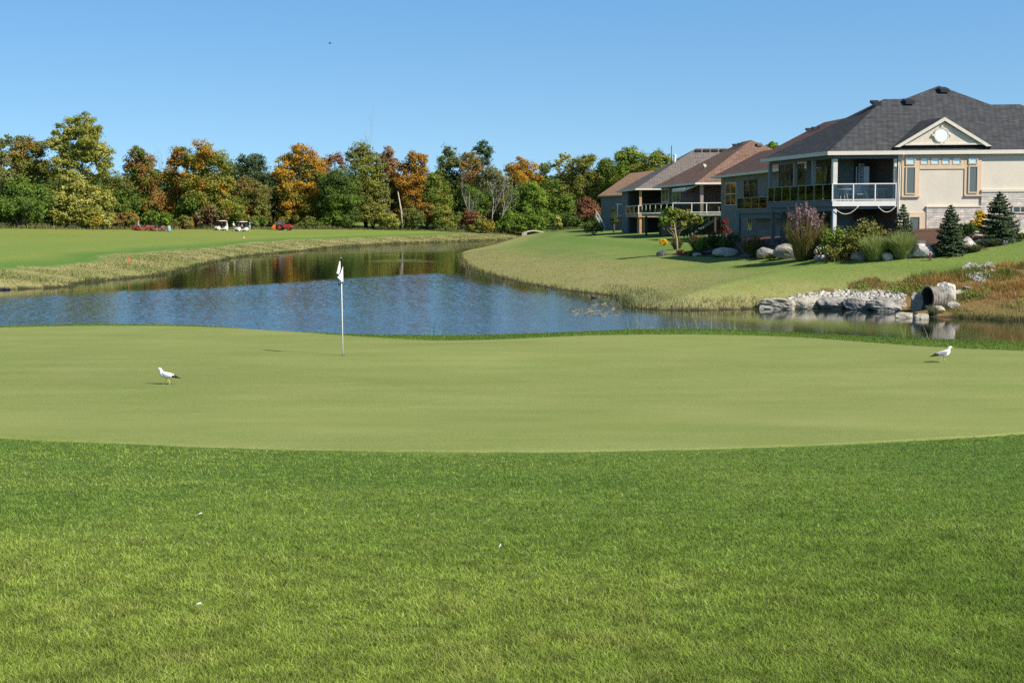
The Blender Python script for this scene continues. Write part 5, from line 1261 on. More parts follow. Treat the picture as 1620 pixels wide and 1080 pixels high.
Bu('dark low shrub between the small tree and the plumed grasses', 1112, 402, 40, 20, 1500, .09, 'dark', 'green', .4)
Bu('dark shrub behind the long pale boulder', 1155, 397, 52, 26, 2200, .10, 'dark', 'olive', .3)
Bu('dark shrub at the corner of the brick house', 1095, 380, 40, 34, 1500, .12, 'dark', None)
Bu('tiny green ground cover under the blocky boulder', 1222, 411.5, 40, 8, 1300, .07, 'green', 'yellowgreen', .4)
Bu('big leafy green shrub right of the tall pink grass', 1330, 411, 62, 48, 4200, .10, 'olive', 'green', .5)
Bu('green shrub behind the tall pink grass', 1306, 404, 34, 40, 1800, .10, 'green', 'olive', .5)
Bu('dusty olive shrub behind the left bright grass clump', 1374, 398, 58, 46, 3000, .10, 'olive', 'grey', .4)
Bu('dark shrub between the two bright grass clumps', 1404, 403, 26, 32, 1700, .09, 'dark', 'olive', .4)
Bu('purplish low shrub left of the left bright grass clump', 1362, 406, 20, 14, 700, .07, 'redbrown', 'grey', .5)
Bu('dark green shrub right of the middle spruce', 1530, 376, 30, 22, 1500, .09, 'dark', 'green', .4)
Bu('golden yellow shrub between the two right spruces', 1547, 366, 24, 34, 1800, .09, 'amber', 'orange', .25)
Bu('dark green shrub behind the white stones', 1536, 370, 34, 12, 900, .08, 'dark', 'green', .3)
Bu('low green shrub at the right edge under the boulder stack', 1617, 378, 16, 9, 600, .08, 'green', 'dark', .4)
Bu('yellow flower mound on the lawn by the brick house', 1050, 388.5, 14, 9.5, 900, .09, 'amber', None)
Bu('red leafed shrub against the grey brick corner', 1148, 382, 16, 40, 1300, .11, 'red', 'maroon', .4)
Bu('dark red low shrub by the farthest house', 940, 372, 34, 22, 1600, .14, 'maroon', 'dark', .5)
Bu('tall dark cypress like shrub by the farthest house', 971, 368, 12, 44, 1400, .16, 'dark', None)
def flowers(label, px, py, w, h, n, m=(.75,.75,.72)):
    t = bush('flowering_shrub', label, px, py, w, h, None, 900, .07, 'dark', 'bluegreen', .4, None, 'flowering shrub')
    g = Vector(t.location); k = g.y / F; a = rng.random(n) * 6.28; el = rng.random(n) * 1.3
    p = np.stack([g.x + np.cos(a)*np.cos(el)*w*k*.48, g.y + np.sin(a)*np.cos(el)*w*k*.45, g.z + h*k*(.3 + .72*np.sin(el))], 1)
    V, f = quads(p, unit(n) * .5 + np.array([0, -.5, .6]), .085 * rng.uniform(.7, 1.3, n)); c = np.tile(m, (len(V), 1))
    put('blossoms', np_mesh('blossoms', V, [f], c), M_LEAF, t)
flowers('white flowering shrub left of the big leafy green shrub', 1301, 407, 27, 19, 130)
flowers('white blossoms beside the left bright grass clump', 1353, 398, 16, 10, 30)
flowers('white blossoms between the bright grass clumps', 1400, 396, 12, 8, 22)
spruce('left spruce, half hidden by the right bright grass clump', 1428, 402, 46, 78, group='spruces by the stucco house')
spruce('middle spruce, standing alone before the stone wall', 1503, 401, 52, 76, n=14000, group='spruces by the stucco house')
spruce('right spruce, the widest, below the upper stone wall', 1580, 382, 66, 78, n=18000, group='spruces by the stucco house')
# the small tree on the mulch
g = gp(1072, 402); D = g.y
tree('young_tree', 'young leafy tree with a thin pale trunk on the mulch bed', [(1060,334,10),(1050,346,9),(1072,338,10),(1086,340,10),(1100,346,9),(1063,350,8),(1047,354,6),(1081,351,8),(1095,350,7),(1107,349,5),(1052,360,4)], D, 1900, .15, 'yellowgreen', 'green', .5, None, 1072, .5, bare=mat('pale_bark', (.36,.29,.18), .9, .1, var=.15), trunk_r=.075)
g = gp(1178, 402); t = thing('bare_shrub', 'leafless grey branching shrub left of the rusty topped grass', 'shrub', g); m = MB()
for k in range(7): branch(m, g, Vector((rng.normal() * .55, rng.normal() * .3, 1)), 40 * g.y / F * .5, .03, 3, .6, 3, .2, .12)
m.build('branches', mat('purple_twig', (.24,.19,.19), .9), t)
# small things in the garden
def stake(label, px, py, h, col):
    g = gp(px, py); H_ = h * g.y / F; w = .045; m = MB()
    m.box(g.x - w, g.x + w, g.y - w, g.y + w, g.z - .1, g.z + H_ * .94); m.add([(g.x - w, g.y - w, g.z + H_*.94), (g.x + w, g.y - w, g.z + H_*.94), (g.x + w, g.y + w, g.z + H_*.94), (g.x - w, g.y + w, g.z + H_*.94), (g.x, g.y, g.z + H_)], [(0,1,4),(1,2,4),(2,3,4),(3,0,4)])
    tag(m.build('stake', mat('stake_paint', col, .6)), label, 'stake', 'red hazard stakes')
stake('orange red hazard stake at the edge of the far fairway', 203, 417, 11, (.55,.13,.05)); stake('dark red hazard stake on the lawn before the big white boulder', 1471.5, 412, 13, (.15,.035,.05))
g = gp(1523, 394); t = thing('garden_ornament', 'small teal green garden lantern beside the tall white boulder', 'ornament', g); k = g.y / F; m = MB()  # small green object of unknown kind, shaped as an ornament
m.lathe([(.09, g.z), (.11, g.z + .05), (.16, g.z + .12), (.17, g.z + .3), (.12, g.z + .4), (.04, g.z + .46), (.02, g.z + .52)], (g.x, g.y, 0), 14); m.build('body', mat('teal_glaze', (.02,.16,.15), .3, .5), t, True)
# grasses of the banks
def along(line, n, a, b, x0=-1e9, x1=1e9):
    seg = np.diff(line, axis=0); L_ = np.hypot(*seg.T); mid = (line[:-1] + line[1:]) * .5
    wgt = L_ * ((mid[:,0] > x0) & (mid[:,0] < x1)) / (1 + (mid[:,1] / 120) ** 1.0); i = rng.choice(len(L_), n, p=wgt / wgt.sum())
    s = rng.random(n)[:, None]; p = line[:-1][i] * (1 - s) + line[1:][i] * s
    nrm = np.stack([-seg[i][:,1], seg[i][:,0]], 1) / L_[i][:, None]; o = rng.uniform(a, b, n)
    return p[:,0] + nrm[:,0] * o, p[:,1] + nrm[:,1] * o
X, Y = along(SH_L, 150000, .1, 9.5, x0=-60)
d_ = seg_dist(X, Y, SH_L); fwl = 5.0 + 3.5 * sstep(40, 90, Y) * (fbm(X*.06, Y*.06, seed=4) * 1.6) + (fbm(X*.7, Y*.7, seed=41) - .5) * 3
k_ = (~inside(X, Y, POND)) & (d_ < fwl) & (d_ > .05); X, Y, d_ = X[k_], Y[k_], d_[k_]
n_ = fbm(X*.5, Y*.5, seed=51); h = (.07 + .19 * sstep(.3, .75, n_)) * rng.uniform(.6, 1.2, len(X)) * sstep(10, 3, d_ - 1)
c1 = mixc(mixc((.20,.205,.05), (.42,.33,.15), sstep(.35, .65, fbm(X*.35, Y*.35, seed=52))), (.50,.43,.25), rng.random(len(X)) * .6); c1 = mixc(c1 * np.array([1.08, 1.2, 1.1]), (.055,.085,.022), sstep(.9, .2, d_) * .8)
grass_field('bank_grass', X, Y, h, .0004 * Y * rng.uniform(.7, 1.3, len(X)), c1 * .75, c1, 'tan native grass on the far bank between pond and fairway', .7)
X = np.concatenate([rng.uniform(-8, 34, 240000), rng.uniform(12, 36, 130000)]); Y = np.concatenate([58 + 122 * rng.random(240000) ** 1.6, rng.uniform(55, 82, 130000)])
ex_ = np.arange(len(X)) >= 240000; d_ = seg_dist(X, Y, SH_R)
k_ = (~inside(X, Y, POND)) & (Y > 54) & (d_ < 24) & ~inside(X, Y, np.array(MULCH)); k_ &= ~ex_ | in_nat(X, Y); X, Y, d_ = X[k_], Y[k_], d_[k_]
nat = in_nat(X, Y).astype(float)
wall_ = (X > onz(1236, 480).x) & (X < onz(1475, 495).x) & (d_ < 4.2)
dwr = np.interp(Y, [60, 75, 95, 130, 180, 300], [4, 5, 7.5, 7, 5, 4])
tuft = sstep(3.2, 1.2, d_) * (X > onz(965, 470).x) * (X < onz(1240, 488).x) * sstep(.25, .5, fbm(X*1.2, Y*1.2, seed=63) + .1)
n_ = fbm(X*.7, Y*.7, seed=64)
h = .03 + .05 * sstep(4, -4, d_ - dwr) * rng.random(len(X)); h = np.where(rng.random(len(X)) < nat, .08 + (.12 + .48 * sstep(18.6, 21, X + (n_ - .5) * 3)) * sstep(.3, .8, n_) * rng.uniform(.5, 1.1, len(X)), h); h = np.maximum(h, tuft * rng.uniform(.15, .38, len(X)))
h = np.maximum(h, .28 * (d_ < .7) * rng.random(len(X)))
c1 = mixc(mixc((.25,.26,.075), (.17,.25,.042), sstep(-3, 4, d_ - dwr)), mixc((.40,.34,.16), (.25,.26,.08), sstep(.35, .65, n_)), sstep(3, -4, d_ - dwr) * .85)
cn_ = mixc((.44,.27,.085), (.16,.20,.04), sstep(.45, .7, fbm(X*.45, Y*.45, seed=65))); cn_ = mixc(cn_, (.52,.22,.10), sstep(.62, .75, fbm(X*.6, Y*.6, seed=66))); cn_ = mixc(cn_, (.30,.32,.13), sstep(6, 1, d_) * .7); cn_ = mixc(cn_, mixc((.12,.17,.035), (.26,.19,.08), sstep(.4, .7, n_)), sstep(20.5, 18.5, X + (n_ - .5) * 3) * .85)
c1 = mixc(c1, cn_, nat); c1 = mixc(c1, mixc((.20,.23,.08), (.36,.35,.19), rng.random(len(X))), np.clip(tuft, 0, 1))
c1 = mixc(c1, (.06,.085,.022), (d_ < .6) * .6)
keep = ~wall_ & (rng.random(len(X)) < np.where(h > .14, 1, np.where(d_ < dwr, .55, np.where(d_ < dwr + 3, .25, .03))))
X, Y, h, c1 = X[keep], Y[keep], h[keep], c1[keep]
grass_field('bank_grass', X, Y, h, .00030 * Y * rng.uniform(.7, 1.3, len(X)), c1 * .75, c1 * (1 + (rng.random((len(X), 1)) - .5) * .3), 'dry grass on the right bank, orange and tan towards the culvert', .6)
# weeds with leaves on the right slope
X = rng.uniform(13, 26, 14000); Y = rng.uniform(62, 88, 14000); d_ = seg_dist(X, Y, SH_R); n_ = fbm(X*.5, Y*.5, seed=71)
k_ = ~inside(X, Y, POND) & (d_ > 3) & in_nat(X, Y + 1.2) & (n_ > np.interp(X, [15, 20, 24], [.36, .5, .58])) & ~inside(X, Y, np.array(MULCH)); X, Y = X[k_], Y[k_]
p = np.stack([X, Y, height(X, Y) + rng.uniform(.02, .3, len(X))], 1); p = np.repeat(p, 4, 0) + rng.normal(size=(len(p) * 4, 3)) * np.array([.14, .14, .06])
V, f = quads(p, unit(len(p)) * .6 + np.array([0, -.3, .7]), .10); c = np.repeat(leaf_colors(p, 'green', 'rust', .25, seed=8), 4, 0)
tag(put('ground_cover', np_mesh('ground_cover', V, [f], c), M_LEAF), 'low leafy weeds on the slope above the stones', 'ground cover', kind='stuff')
# floating leaves
q = [onz(rng.uniform(905, 985), rng.uniform(486.5, 500)) for _ in range(230)] + [onz(rng.uniform(945, 965), rng.uniform(479, 484)) for _ in range(40)]
p = np.array([(v.x, v.y, .012) for v in q]) + rng.normal(size=(len(q), 3)) * np.array([.15, .15, .004]); V, f = quads(p, np.array([0, 0, 1.0]) + rng.normal(size=p.shape) * .18, rng.uniform(.08, .24, len(p)))
tag(put('floating_leaves', np_mesh('floating_leaves', V, [f], np.repeat(mixc((.20,.19,.08), (.42,.36,.22), rng.random(len(p))), 4, 0)), M_LEAF), 'pale lily leaves floating near the right bank', 'floating leaves', kind='stuff')
# ------------------------------------------------------------------ rough in front of the green
n = 780000
px = np.concatenate([rng.uniform(-230, 1850, n), rng.uniform(-1100, -230, n // 6), rng.uniform(1850, 2720, n // 6)]); py = np.concatenate([655 + 525 * rng.random(n) ** 1.05, 600 + 580 * rng.random(2 * (n // 6)) ** 1.05]); edge_ = np.arange(len(px)) >= n
fy_ = np.interp(px, FRONT[:,0], FRONT[:,1]); k_ = py > fy_ - 4.5 * rng.random(len(px)) ** 3; px, py, edge_ = px[k_], py[k_], edge_[k_]
def hit(px, py):
    M = np.array(CAM); d = np.stack([(px - CX) / F, (CY - py) / F, -np.ones_like(px)], 1) @ M.T
    z = np.full(len(px), ZG)
    for _ in range(9):
        t = (z - ZC) / d[:, 2]; z = z * .35 + .65 * height_near(d[:, 0] * t, d[:, 1] * t)
    t = (z - ZC) / d[:, 2]; return d[:, 0] * t, d[:, 1] * t
X, Y = hit(px, py)
k_ = (Y > 3) & (Y < 24); X, Y, px, py, edge_ = X[k_], Y[k_], px[k_], py[k_], edge_[k_]
n1 = fbm(X*.55, Y*.55, seed=81, octv=4); n2 = fbm(X*2.6, Y*2.6, seed=82); n3 = fbm(X*.14, Y*.10, seed=83); n4 = vnoise(X*9, Y*9, seed=84)
n5 = fbm((X - Y * .35) * .22, (Y + X * .12) * 1.1, seed=86); darker = sstep(.30, .74, n1 * .40 + n3 * .30 + n5 * .30 + .16 * sstep(8.5, 13, Y) + .14 * sstep(-3, 4, X) - .08)  # deeper green down the slope, to the right and in random streaks
c1 = mixc((.345,.445,.076), (.182,.302,.038), darker); c1 = mixc(c1, (.42,.39,.125), sstep(.56, .78, n2) * .25 * (1 - darker * .6))
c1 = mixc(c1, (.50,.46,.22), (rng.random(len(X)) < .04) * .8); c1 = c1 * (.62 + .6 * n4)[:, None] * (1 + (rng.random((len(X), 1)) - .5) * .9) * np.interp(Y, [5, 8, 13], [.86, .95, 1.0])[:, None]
h = (.022 + .020 * rng.random(len(X))) * (.75 + .55 * n2); w = .0027 * (Y / 5) ** .70 * rng.uniform(.7, 1.3, len(X)) * np.where(edge_, 2.4, 1)
hx, hy = hit(np.array([660.]), np.array([997.])); hole = np.hypot((X - hx[0]) * .75, (Y - hy[0]) * .7) < .058 * (.6 + .8 * n2); h = np.where(hole, .012, h); w = np.where(hole, w * 4, w); c1 = np.where(hole[:, None], (.022,.026,.010), c1)
grass_field('grass', X, Y, h, w, c1 * .55, c1 * 1.04, 'lush rough grass sloping down from the camera to the putting green', 1.0, hf=height_near)  # roots coloured dark to stand for shadow between the blades
# the collar behind the green
px = rng.uniform(-420, 2100, 90000); by = np.interp(px, BACK[:,0], BACK[:,1]); gx_, gy_ = hit(px, by); u = rng.random(len(px))
ww = np.interp(px, [-500, 60, 300, 560, 1000, 1620], [.2, .2, .6, 1.2, 1.5, 1.7]) + 1.2; o = u * ww; k_ = (gy_ > 25) & (gy_ < 43); o, gx_, gy_, u = o[k_], gx_[k_], gy_[k_], u[k_]; X, Y = gx_ * (1 + o / gy_), gy_ + o + .02; k_ = ~inside(X, Y, POND); X, Y = X[k_], Y[k_]
c1 = mixc((.17,.27,.040), (.11,.205,.028), fbm(X*.8, Y*.8, seed=91)) * (1 + (rng.random((len(X), 1)) - .5) * .5); c1 = mixc(c1, (.24,.25,.08), (rng.random(len(X)) < .08) * .7)
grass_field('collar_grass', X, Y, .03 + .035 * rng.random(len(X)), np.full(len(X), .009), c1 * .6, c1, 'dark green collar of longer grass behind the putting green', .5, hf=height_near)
px = np.concatenate([rng.uniform(985, 1180, 260), rng.normal(690, 8, 14), rng.normal(466, 4, 8), rng.uniform(1380, 1640, 90)]); by = np.interp(px, BACK[:,0], BACK[:,1]); gx_, gy_ = hit(px, by); o = np.interp(px, [300, 560, 1000, 1620], [.6, 1.2, 1.5, 1.7]) + rng.uniform(1.2, 2.4, len(px))
X, Y = gx_ * (1 + o / gy_), gy_ + o; c1 = mixc((.16,.20,.05), (.36,.36,.18), rng.random(len(X)))
grass_field('reeds', X, Y, rng.uniform(.35, .85, len(X)), np.full(len(X), .012), c1 * .8, c1, 'thin reeds rising behind the collar from the near bank', .5)

# ------------------------------------------------------------------ flagstick
g = gp(542.5, 563.5); g.z += .02; D = g.y; top = P(539.6, 409.5, D)
t = thing('flagstick', 'white flagstick with a drooping black and white flag on the green', 'flagstick', g)
m = MB(); m.tube([g - Vector((0, 0, .1)), g + (top - g) * .5, top], [.0145, .012, .0085], 10); m.lathe([(.014, top.z), (.014, top.z + .02), (.004, top.z + .03)], (top.x, top.y, 0), 8); m.build('pole', mat('white_pole', (.78,.77,.73), .4, .4), t, True)
m = MB(); m.lathe([(.050, g.z + .001), (.054, g.z + .004)], (g.x, g.y, 0), 20); m.build('cup', M_DARK, t)
m = MB()
def cloth(pts, mi, dy):
    q = []
    for (a, b, o) in pts: v = P(a / 5.4 + 480, b / 5.4 + 390, D); q.append(Vector((v.x, v.y - dy - o, v.z)))
    k = len(q); m.add([tuple(v) for v in q] + [(v.x, v.y + .008, v.z) for v in q], [tuple(range(k))[::-1], tuple(range(k, 2*k))] + [(i, (i+1) % k, k + (i+1) % k, k + i) for i in range(k)], mi)
cloth([(319,98,0),(328,99,0),(331,180,.01),(326,220,.015),(300,264,.03),(293,242,.02),(312,205,.01),(316,140,0)], 1, .02)
cloth([(310,122,0),(317,128,0),(319,192,.02),(307,238,.045),(286,227,.03),(298,175,.015)], 0, .035)
cloth([(340,166,0),(342,301,.0),(318,284,.03),(295,262,.05),(322,224,.03)], 0, .05)
cloth([(294,258,.02),(300,268,.03),(300,300,.02),(309,318,.02),(327,306,.01),(337,298,0),(338,306,0),(322,318,.01),(305,331,.02),(296,312,.03)], 1, .03)
cloth([(284,224,.02),(308,236,.03),(306,243,.03),(296,240,.02)], 1, .03)
m.build('flag', [mat('white_cloth', (.80,.80,.80), .8, .1), mat('black_cloth', (.012,.013,.02), .8, .1)], t)

# ------------------------------------------------------------------ birds
M_FW, M_FG, M_FB, M_LEG, M_BK = mat('white_feather', (.80,.79,.77), .8, .1), mat('grey_feather', (.24,.24,.28), .8, .1), mat('black_feather', (.015,.015,.018), .7, .1), mat('bird_leg', (.62,.55,.36), .6), mat('bird_beak', (.60,.47,.16), .5)
def loft(m, rings, nseg=12, fmat=None):
    """rings: (s, lateral, z, half width, half height)"""
    b = len(m.v); n = len(rings)
    for i, (s, y, z, w, h) in enumerate(rings):
        a, c = rings[max(i-1, 0)], rings[min(i+1, n-1)]; d = Vector((c[0]-a[0], 0, c[2]-a[2])).normalized(); up = Vector((-d.z, 0, d.x))
        for k in range(nseg):
            t_ = 6.2832 * k / nseg; q = Vector((s, y, z)) + Vector((0, math.cos(t_) * w, 0)) + up * math.sin(t_) * h; m.v.append(m.T(*q) if m.T else q)
    for i in range(n - 1):
        for k in range(nseg): k2 = (k + 1) % nseg; m.f.append((b+i*nseg+k, b+i*nseg+k2, b+(i+1)*nseg+k2, b+(i+1)*nseg+k)); m.m.append(fmat[i] if fmat else 0)
    m.f.append(tuple(b + k for k in range(nseg))[::-1]); m.m.append(fmat[0] if fmat else 0); e = b + (n-1)*nseg; m.f.append(tuple(e + k for k in range(nseg))); m.m.append(fmat[-1] if fmat else 0)
def gull(label, px, py, hpx, face, wing, neck=0, yaw=0):
    g = gp(px, py); g.z += .02; k = hpx * g.y / F / .325; t = thing('seagull', label, 'seagull', g, 'seagulls on the green'); m = MB()
    ca, sa = math.cos(yaw), math.sin(yaw)
    m.T = lambda s, y, z: Vector((g.x + face * (s * ca - y * sa) * k, g.y + (s * sa + y * ca) * k, g.z + z * k))
    loft(m, [(-.205,0,.128,.018,.004),(-.15,0,.145,.036,.012),(-.10,0,.158,.046,.032),(-.04,0,.165,.060,.050),(.02,0,.172,.066,.060),(.07,0,.186,.060,.063),(.10,0,.214+neck*.2,.044,.052),(.112,0,.245+neck*.5,.031,.036),(.12,0,.272+neck,.027,.028),(.135,0,.292+neck,.029,.027),(.153,0,.296+neck,.024,.022),(.168,0,.294+neck,.014,.014),(.176,0,.291+neck,.008,.009),(.20,0,.285+neck,.006,.006),(.212,0,.279+neck,.002,.003)], 14, [2,0,0,0,0,0,0,0,0,0,0,0,4,4,4])
    for sy in (-1, 1):
        loft(m, [(-.262,sy*.012,.118,.004,.003),(-.20,sy*.026,.132,.012,.010),(-.12,sy*.046,.160,.018,.026),(-.03,sy*.060,.182,.017,.038),(.04,sy*.058,.194,.014,.036),(.075,sy*.048,.200,.008,.018)], 10, [2,2,wing,wing,wing,wing])
        m.ell((.150, sy*.0225, .302+neck), (.005,.003,.005), 8, 6, 2)
        st = .035 * sy; kx = (-.012, .016)[sy > 0]
        m.tube([(kx, sy*.028, .135), (kx + st * .3, sy*.028, .085), (kx + st - .012, sy*.026, .066)], [.014*k, .007*k, .005*k], 6, 3)
        m.tube([(kx + st - .012, sy*.026, .066), (kx + st * 1.5, sy*.026, .004)], .0045*k, 6, 3)
        f0 = kx + st * 1.5; m.add([(f0 - .008, sy*.026, .003), (f0 + .042, sy*.026 - .02, .001), (f0 + .050, sy*.026, .002), (f0 + .042, sy*.026 + .02, .001), (f0 - .008, sy*.026, .009)], [(0,1,2),(0,2,3),(4,2,1),(4,3,2),(0,4,1),(0,3,4)], 3)
    m.build('body', [M_FW, M_FG, M_FB, M_LEG, M_BK], t, True); return t
gull('white seagull walking left with a black tail tip, left of the flagstick', 264.5, 609.5, 27.5, -1, 5, .0, .12).children[0].data.materials.append(mat('pale_grey_feather', (.66,.65,.68), .8, .1))
gull('seagull with grey wings standing at the right side of the green', 1491.5, 574.5, 26.5, 1, 1, .0, .1)
g = onz(940, 471.5); k = .95; t = thing('duck', 'small dark duck floating by the right bank', 'duck', g); m = MB(); m.T = lambda s, y, z: Vector((g.x - s * k, g.y + y * k, z * k))
loft(m, [(-.24,0,.10,.02,.01),(-.18,0,.07,.06,.035),(-.08,0,.05,.10,.07),(.04,0,.05,.11,.08),(.13,0,.07,.07,.07),(.16,0,.13,.04,.045),(.175,0,.19,.035,.035),(.20,0,.215,.034,.03),(.225,0,.21,.018,.014),(.27,0,.195,.016,.006)], 12, [0]*8+[1,1]); m.build('body', [mat('brown_feather', (.07,.055,.04), .8, .1, var=.3, vscale=20), mat('dark_beak', (.10,.09,.03), .5)], t, True)
p = P(522, 69, 62); t = thing('flying_bird', 'tiny dark bird flying high in the sky', 'bird', p); m = MB(); m.T = lambda s, y, z: Vector((p.x - s, p.y + y, p.z + z))
loft(m, [(-.075,0,.0,.012,.003),(-.04,0,0,.01,.008),(0,0,0,.016,.016),(.035,0,.002,.014,.014),(.058,0,.004,.008,.008),(.07,0,.003,.002,.002)], 8)
for sy in (-1, 1): m.add([(.035,sy*.01,.006),(.015,sy*.10,.03),(-.08,sy*.20,.035),(-.02,sy*.09,.024),(-.02,sy*.01,.004),(.035,sy*.01,.001),(.015,sy*.10,.026),(-.08,sy*.20,.033),(-.02,sy*.09,.020),(-.02,sy*.01,-.001)], [(0,1,3,4),(1,2,3),(9,8,6,5),(8,7,6),(0,5,6,1),(1,6,7,2),(2,7,8,3),(3,8,9,4)])
m.build('body', M_FB, t)
for (px, py, s, rz, lab) in ((317, 823, .036, .5, 'white feather lying in the rough above the other white feather'), (314, 972, .034, .2, 'white feather lying lowest in the rough'), (791, 876, .034, 1.3, 'small white feather tuft in the middle of the rough')):
    g = gp(px, py); m = MB(); cx_, sx_ = math.cos(rz), math.sin(rz); m.T = lambda a, b, c: Vector((g.x + (a * cx_ - b * sx_), g.y + a * sx_ + b * cx_, g.z + .045 + c))
    m.add([(-s*.5,0,0),(-s*.2,s*.18,.008),(s*.3,s*.2,.012),(s*.55,0,.004),(s*.3,-s*.16,.012),(-s*.2,-s*.14,.008),(-s*.2,0,.014),(s*.3,0,.02)], [(0,6,1),(1,6,7,2),(2,7,3),(0,5,6),(5,4,7,6),(4,3,7)]); m.add([(-s*.7,-.001,-.004),(s*.5,-.001,.016),(s*.5,.001,.016),(-s*.7,.001,-.004)], [(0,1,2,3)])
    tag(m.build('feather', mat('dull_feather', (.55,.53,.50), .9, .1)), lab, 'feather', 'white feathers in the rough')

# ------------------------------------------------------------------ people, carts and machines across the pond
M_SKIN = mat('skin', (.50,.31,.22), .6); M_TYRE = mat('tyre', (.02,.02,.02), .8, .1)
def skinned(name, pts, edges, rad, m, parent, root=0):
    o0 = ORG[parent.name]; me = bpy.data.meshes.new(name); me.from_pydata([tuple(Vector(p) - o0) for p in pts], edges, []); o = bpy.data.objects.new(name, me); COL.objects.link(o); o.parent = parent; me.materials.append(m); ORG[o.name] = o0
    o.modifiers.new('skin', 'SKIN'); ss = o.modifiers.new('smooth', 'SUBSURF'); ss.levels = ss.render_levels = 1
    for i, r in enumerate(rad): me.skin_vertices[0].data[i].radius = (r, r)
    me.skin_vertices[0].data[root].use_root = True; return o
def person(label, g, shirt, legs, face=-1, H_=1.75, seated=False, cap=None, armfwd=.2, group=None):
    t = thing('person', label, 'person', g, group); k = H_ / 1.75; f = Vector((face, -.25, 0)).normalized(); s = Vector((-f.y, f.x, 0))
    w = lambda a, b, c: Vector(g) + f * a * k + s * b * k + Vector((0, 0, c * k))
    if seated: hip, kn, an = .0, (.42, .02), (.46, -.42)
    base = 0 if not seated else -.93
    def L(sd): return [w(0, sd*.1, .93), w(.04, sd*.11, .50), w(-.02, sd*.12, .09), w(.14, sd*.13, .03)] if not seated else [w(0, sd*.1, .0), w(.42, sd*.12, .03), w(.44, sd*.12, -.40), w(.58, sd*.12, -.44)]
    b = .93 if not seated else 0
    A = lambda sd: [w(0, sd*.19, b + .50), w(.05 + armfwd*.3, sd*.26, b + .24), w(.12 + armfwd, sd*.20, b + .06), w(.17 + armfwd, sd*.19, b + .0)]
    pts = [w(0,0,b), w(-.01,0,b+.25), w(0,0,b+.46), w(.01,0,b+.58), w(.03,0,b+.68), w(.035,0,b+.78)]; ed = [(0,1),(1,2),(2,3),(3,4),(4,5)]; rd = [.13,.125,.14,.055,.095,.08]
    for sd in (-1, 1):
        i = len(pts); pts += L(sd); ed += [(0,i),(i,i+1),(i+1,i+2),(i+2,i+3)]; rd += [.095,.065,.045,.045]
        i = len(pts); pts += A(sd); ed += [(2,i),(i,i+1),(i+1,i+2),(i+2,i+3)]; rd += [.06,.045,.035,.04]
    skinned('body', pts, ed, [r*k for r in rd], M_SKIN, t)
    pts = [w(0,0,b+.02), w(-.01,0,b+.25), w(0,0,b+.47)]; ed = [(0,1),(1,2)]; rd = [.155,.15,.165]
    for sd in (-1, 1): a = A(sd); i = len(pts); pts += [a[0], a[0] + (a[1]-a[0])*.8]; ed += [(2,i),(i,i+1)]; rd += [.085,.075]
    skinned('shirt', pts, ed, [r*k for r in rd], shirt, t)
    pts = [w(0,0,b-.02)]; ed = []; rd = [.15]
    for sd in (-1, 1): a = L(sd); i = len(pts); pts += a[:3]; ed += [(0,i),(i,i+1),(i+1,i+2)]; rd += [.11,.085,.07]
    skinned('trousers', pts, ed, [r*k for r in rd], legs, t)
    m = MB(); c_ = w(.03,0,b+.79); m.ell(c_, (.105*k,.105*k,.075*k), 12, 8); m.add([tuple(c_ + f*.08*k + s*.07*k), tuple(c_ + f*.19*k + s*.05*k), tuple(c_ + f*.19*k - s*.05*k), tuple(c_ + f*.08*k - s*.07*k)] , [(0,1,2,3)]); m.build('cap', cap or M_WHITE, t, True); return t
def wheel(parent, c, r, wd, dirv, rim):
    m = MB(); d = dirv.normalized(); e = Vector((-d.y, d.x, 0)); m.T = lambda a, b, z: Vector(c) + d * a + e * b + Vector((0, 0, z))
    m.lathe([(r*.6,-wd/2),(r*.93,-wd/2),(r,-wd*.3),(r,wd*.3),(r*.93,wd/2),(r*.6,wd/2)], (0,0,0), 18, axis='y'); o = m.build('wheel', M_TYRE, parent)
    m2 = MB(); m2.T = m.T; m2.lathe([(r*.2,-wd*.58),(r*.6,-wd*.5),(r*.6,wd*.5),(r*.2,wd*.58)], (0,0,0), 14, axis='y'); m2.build('rim', rim, o); return o
